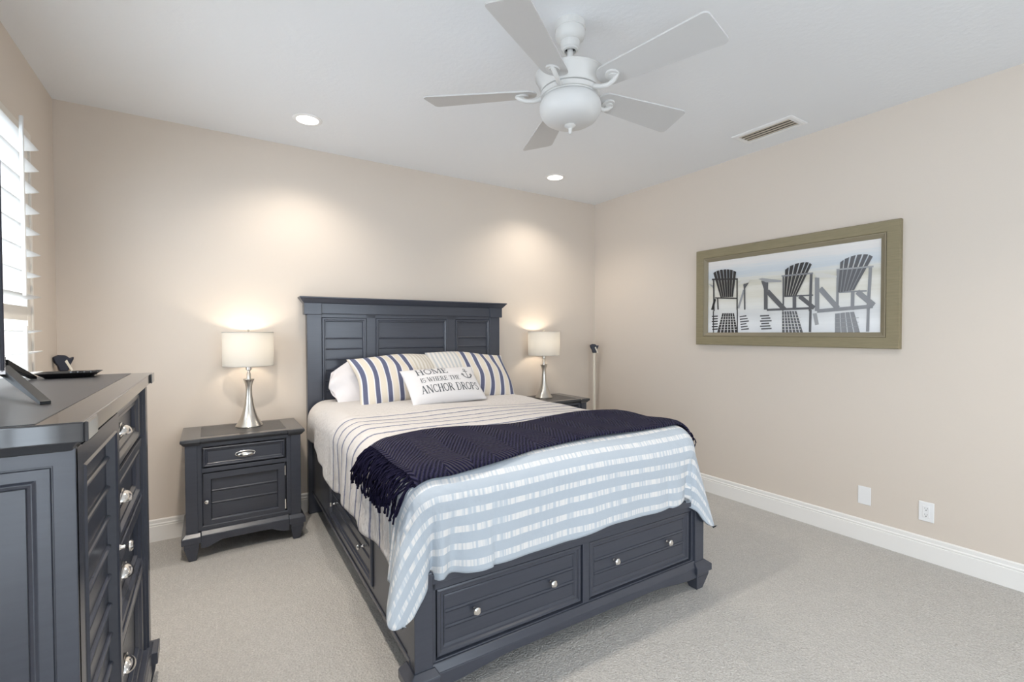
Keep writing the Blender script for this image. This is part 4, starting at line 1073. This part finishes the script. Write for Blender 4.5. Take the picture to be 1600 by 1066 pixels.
text_line(tx, 'ANCHOR DROPS', -0.215, 0.245, -0.098, 0.066)
tx.build('lettering', ink_m, lp, clean=False)
an = MB()
ax, ay = 0.190, 0.062
ribbon(an, [(ax, ay - 0.050), (ax, ay + 0.030)], 0.006, on_pillow)
ribbon(an, arc(ax, ay + 0.040, 0.009, 0.010, 0, 360, 16), 0.005, on_pillow)
ribbon(an, [(ax - 0.020, ay + 0.018), (ax + 0.020, ay + 0.018)], 0.006, on_pillow)
ribbon(an, arc(ax, ay - 0.008, 0.040, 0.042, 190, 350, 20), 0.008, on_pillow)
for sg in (-1, 1):
    ribbon(an, [(ax + sg * 0.048, ay - 0.022), (ax + sg * 0.038, ay - 0.004), (ax + sg * 0.026, ay - 0.020)], 0.006, on_pillow)
an.build('anchor_emblem', ink_m, lp, clean=False)

# ------------------------------------------------------------------ tall door chest at the left wall
DX, DY0, DY1 = -0.178, 1.095, 2.313
ch = thing('door_chest', 'tall charcoal chest with louvered door and drawers by the window', 'chest', (-0.46, 1.704, 0))
fr_ = lambda c0: (lambda a, b, c: (c0 + c, a, b))           # front faces +x
XF = -0.200                                                  # post front
b = MB()
b.box(-0.650, XF, DY0 + 0.030, DY0 + 0.0752, 0.13, 1.15)      # near end posts and side
b.box(-0.650, XF, DY1 - 0.080, DY1 - 0.024, 0.13, 1.15)
b.box(-0.650, XF - 0.055, DY0 + 0.075, DY1 - 0.075, 0.13, 1.15)
ff2 = fr_(XF - 0.008)
b.ring(ff2, DY0 + 0.075, DY1 - 0.080, 0.148, 1.158, [(0, 0.0), (0.012, 0.0), (0.013, -0.05)])
b.prism([(1.640, 0.15), (1.668, 0.15), (1.668, 1.15), (1.640, 1.15)], ff2, -0.05, 0.0)
for z in (0.955, 0.742, 0.487):
    b.prism([(1.668, z - 0.014), (DY1 - 0.09, z - 0.014), (DY1 - 0.09, z + 0.014), (1.668, z + 0.014)], ff2, -0.05, -0.004)
# near end: framed panel facing the room's front
fe = lambda a, b_, c: (a, DY0 + 0.030 - c, b_)
b.ring(fe, -0.650, XF, 0.13, 1.155, [(0, -0.01), (0, 0.004), (0.0305, 0.004), (0.031, -0.002), (0.033, -0.002), (0.0335, 0.004), (0.052, 0.004), (0.056, 0.009), (0.062, 0.007), (0.068, -0.004), (0.074, -0.0005)])
part_at(b, 'carcass', paint_m, ch, bevel=0.002)
tp_ = MB()
tp_.box(-0.652, DX - 0.006, DY0, DY1, 1.166, 1.202)
tp_.box(DX - 0.0061, DX, DY0, DY0 + 0.09, 1.166, 1.202).box(DX - 0.0061, DX, DY1 - 0.09, DY1, 1.166, 1.202)
tp_.hexa([(-0.651, DY0 + 0.024, 1.148), (DX - 0.026, DY0 + 0.024, 1.148), (DX - 0.026, DY1 - 0.022, 1.148), (-0.651, DY1 - 0.022, 1.148)],
         [(-0.651, DY0 + 0.006, 1.1665), (DX - 0.014, DY0 + 0.006, 1.1665), (DX - 0.014, DY1 - 0.006, 1.1665), (-0.651, DY1 - 0.006, 1.1665)])
top = part_at(tp_, 'top', border_m, ch, bevel=0.006, seg=3)
ins_ = MB().box(-0.640, DX - 0.070, DY0 + 0.012, DY1 - 0.012, 1.2005, 1.2032)
part_at(ins_, 'top_inset', inset_m, ch)
# door
fd = fr_(XF - 0.012)
d = MB().ring(fd, 1.178, 1.634, 0.166, 1.142, [(0, -0.03), (0, 0.006), (0.040, 0.006), (0.044, 0.010), (0.050, 0.006), (0.056, -0.012)])
d.planks(fd, 1.226, 1.586, 0.214, 1.094, [1.034 - 0.0765 * k for k in range(11)], -0.012, 0.008, half=0.007)
do = part_at(d, 'door', paint_m, ch)
kb = knob(fd, 1.612, 0.785, None, 0.015, c0=0.006); kb.parent = do
# drawers
zs = [(0.972, 1.142), (0.760, 0.938), (0.505, 0.724), (0.166, 0.470)]
for z0, z1 in zs:
    fd = fr_(XF - 0.034)
    d = MB().prism([(1.672, z0), (2.204, z0), (2.204, z1), (1.672, z1)], fd, -0.018, -0.001)
    d.ring(fd, 1.672, 2.204, z0, z1, [(0, 0.0), (0, 0.014), (0.010, 0.020), (0.022, 0.018), (0.032, 0.010), (0.042, 0.010), (0.052, 0.0)])
    dd = part_at(d, 'drawer', paint_m, ch, bevel=0.001)
    zc = (z0 + z1) / 2
    cpull = cup_pull(fd, 1.885, zc, None, 0.046, 0.024, 0.030, 0.001)
    cpull.parent = dd
# plinth and legs
p = MB()
p.box(-0.652, DX - 0.014, DY0 + 0.012, DY1 - 0.012, 0.100, 0.142)
p.hexa([(-0.652, DY0 + 0.012, 0.142), (DX - 0.014, DY0 + 0.012, 0.142), (DX - 0.014, DY1 - 0.012, 0.142), (-0.652, DY1 - 0.012, 0.142)],
       [(-0.652, DY0 + 0.03, 0.160), (XF + 0.002, DY0 + 0.03, 0.160), (XF + 0.002, DY1 - 0.03, 0.160), (-0.652, DY1 - 0.03, 0.160)])
for y0 in (DY0, DY1 - 0.10):
    p.box(DX - 0.12, DX + 0.004, y0, y0 + 0.10, 0.098, 0.144)
ap = arch_apron(lambda a, b_, c: (DX - 0.014 + c, a, b_), DY0 + 0.09, DY1 - 0.09, 0.066, 0.092, 0.1005, -0.03, 0.0)
p.add(ap.v, ap.f)
part_at(p, 'plinth', paint_m, ch, bevel=0.003)
for y0, y1, t0, t1 in ((DY0 + 0.006, DY0 + 0.09, DY0 + 0.02, DY0 + 0.06), (DY1 - 0.09, DY1 - 0.006, DY1 - 0.06, DY1 - 0.02)):
    for x0, x1, q0, q1 in ((DX - 0.09, DX - 0.004, DX - 0.06, DX - 0.02), (-0.648, -0.57, -0.63, -0.59)):
        part_at(taper_leg(x0, x1, y0, y1, 0.100, q0, q1, t0, t1), 'leg', paint_m, ch, bevel=0.003)

# ------------------------------------------------------------------ on the chest: television, tray
ZC = 1.2032
TVX, TVY, TVA = -0.4262, 1.685, math.atan2(0.535, 2.10)     # turned a little towards the bed
tv = thing('television', 'flat screen television on splayed black feet, its edge at far left', 'television', (TVX, TVY, ZC), TVA)
# local: x towards the bed (screen side), y along the panel, z up
MB().box(-0.0095, -0.0035, -0.425, 0.425, 0.079, 0.535).build('body', navy_m, tv, bevel=0.0015)
MB().box(-0.0036, -0.0030, -0.418, 0.418, 0.088, 0.529).build('screen', screen_m, tv)
MB().box(-0.050, -0.0094, -0.30, 0.30, 0.110, 0.40).build('rear_housing', black_m, tv, bevel=0.008)
MB().box(-0.0100, -0.0026, -0.425, 0.4255, 0.076, 0.083).build('trim', silver_m, tv)
for (y, d, xf) in ((-0.02, -0.30, 0.055), (0.365, 0.135, 0.062)):
    f_ = MB()
    f_.box(-0.022, -0.001, y - 0.012, y + 0.012, 0.050, 0.082)
    for x0, x1, yb in ((-0.004, xf, y + d), (-0.018, -0.075, y + d * 0.6)):
        nv = Vector((-(yb - y), x1 - x0)).normalized() * 0.009
        f_.hexa([(x0 - nv.x, y - nv.y, 0.050), (x0 + nv.x, y + nv.y, 0.050), (x1 + nv.x, yb + nv.y, 0.0004), (x1 - nv.x, yb - nv.y, 0.0004)],
                [(x0 - nv.x, y - nv.y, 0.074), (x0 + nv.x, y + nv.y, 0.074), (x1 + nv.x, yb + nv.y, 0.0085), (x1 - nv.x, yb - nv.y, 0.0085)])
    f_.build('foot', dark_m, tv, bevel=0.001)

tr = thing('shallow_tray', 'small black flared tray lying on top of the chest', 'tray', (-0.405, 2.215, ZC))
def rrect(hx, hy, r, n=5):
    pts = []
    for cx, cy, a0 in ((hx - r, hy - r, 0), (-hx + r, hy - r, 90), (-hx + r, -hy + r, 180), (hx - r, -hy + r, 270)):
        for k in range(n + 1):
            t = math.radians(a0 + 90 * k / n)
            pts.append((cx + r * math.cos(t), cy + r * math.sin(t)))
    return pts
def loft(secs):
    vs = []; fs = []
    n = len(secs[0][0])
    for pts, z in secs:
        vs += [(x, y, z) for x, y in pts]
    for i in range(len(secs) - 1):
        for k in range(n):
            k2 = (k + 1) % n
            fs.append((i * n + k, i * n + k2, (i + 1) * n + k2, (i + 1) * n + k))
    fs.append(tuple(range(n))); fs.append(tuple((len(secs) - 1) * n + k for k in range(n)))
    return MB().add(vs, fs)
loft([(rrect(0.058, 0.045, 0.015), 0.0003), (rrect(0.060, 0.047, 0.015), 0.003), (rrect(0.080, 0.062, 0.02), 0.017), (rrect(0.082, 0.064, 0.02), 0.018), (rrect(0.080, 0.062, 0.02), 0.0185), (rrect(0.058, 0.044, 0.015), 0.006)]).build('dish', dark_m, tr, smooth=True)
bd = MB()
for k in range(4):
    bd.lathe([(0.0, 0.0059), (0.010, 0.006), (0.012, 0.012), (0.010, 0.0185), (0.0, 0.020)], 14, (0.005 + 0.018 * k, 0.028 - 0.004 * k, 0))
bd.build('contents', black_m, tr, smooth=True)

# ------------------------------------------------------------------ two hooked poles, one in each far corner
def hook_pole(base, topx, topy, label, rz, name='hooked_pole'):
    t = thing(name, label, 'pole', base, 0, 'hooked poles in the room corners')
    dx, dy = topx - base[0], topy - base[1]
    MB().tube([(0, 0, 0.0), (dx * 0.5, dy * 0.5, 0.57), (dx, dy, 1.145)], 0.0145, 16).build('shaft', cream_m, t, smooth=True)
    c, s = math.cos(rz), math.sin(rz)
    def fn(a, b, q): return (dx + a * c - q * s, dy + a * s + q * c, 1.14 + b)
    hd = MB().prism([(-0.018, -0.005), (0.020, -0.005), (0.030, 0.030), (0.044, 0.062), (0.046, 0.078), (0.028, 0.070), (0.010, 0.088), (-0.022, 0.090), (-0.046, 0.076), (-0.040, 0.050), (-0.026, 0.028)], fn, -0.018, 0.018)
    h_ = hd.build('hook_head', navy_m, t, bevel=0.006, seg=3, smooth=True)
    MB().prism([(0.004, 0.052), (0.014, 0.062), (0.040, 0.000), (0.034, -0.012)], fn, -0.021, 0.0225).build('strip', cream_m, h_, bevel=0.001)
    return t
hook_pole((3.470, 3.735, 0), 3.448, 3.715, 'white pole with navy hooked head leaning in corner right of the bed', math.radians(-35))
hook_pole((-0.690, 3.755, 0), -0.712, 3.730, 'navy hooked head of a pole in the corner behind the chest', math.radians(20))
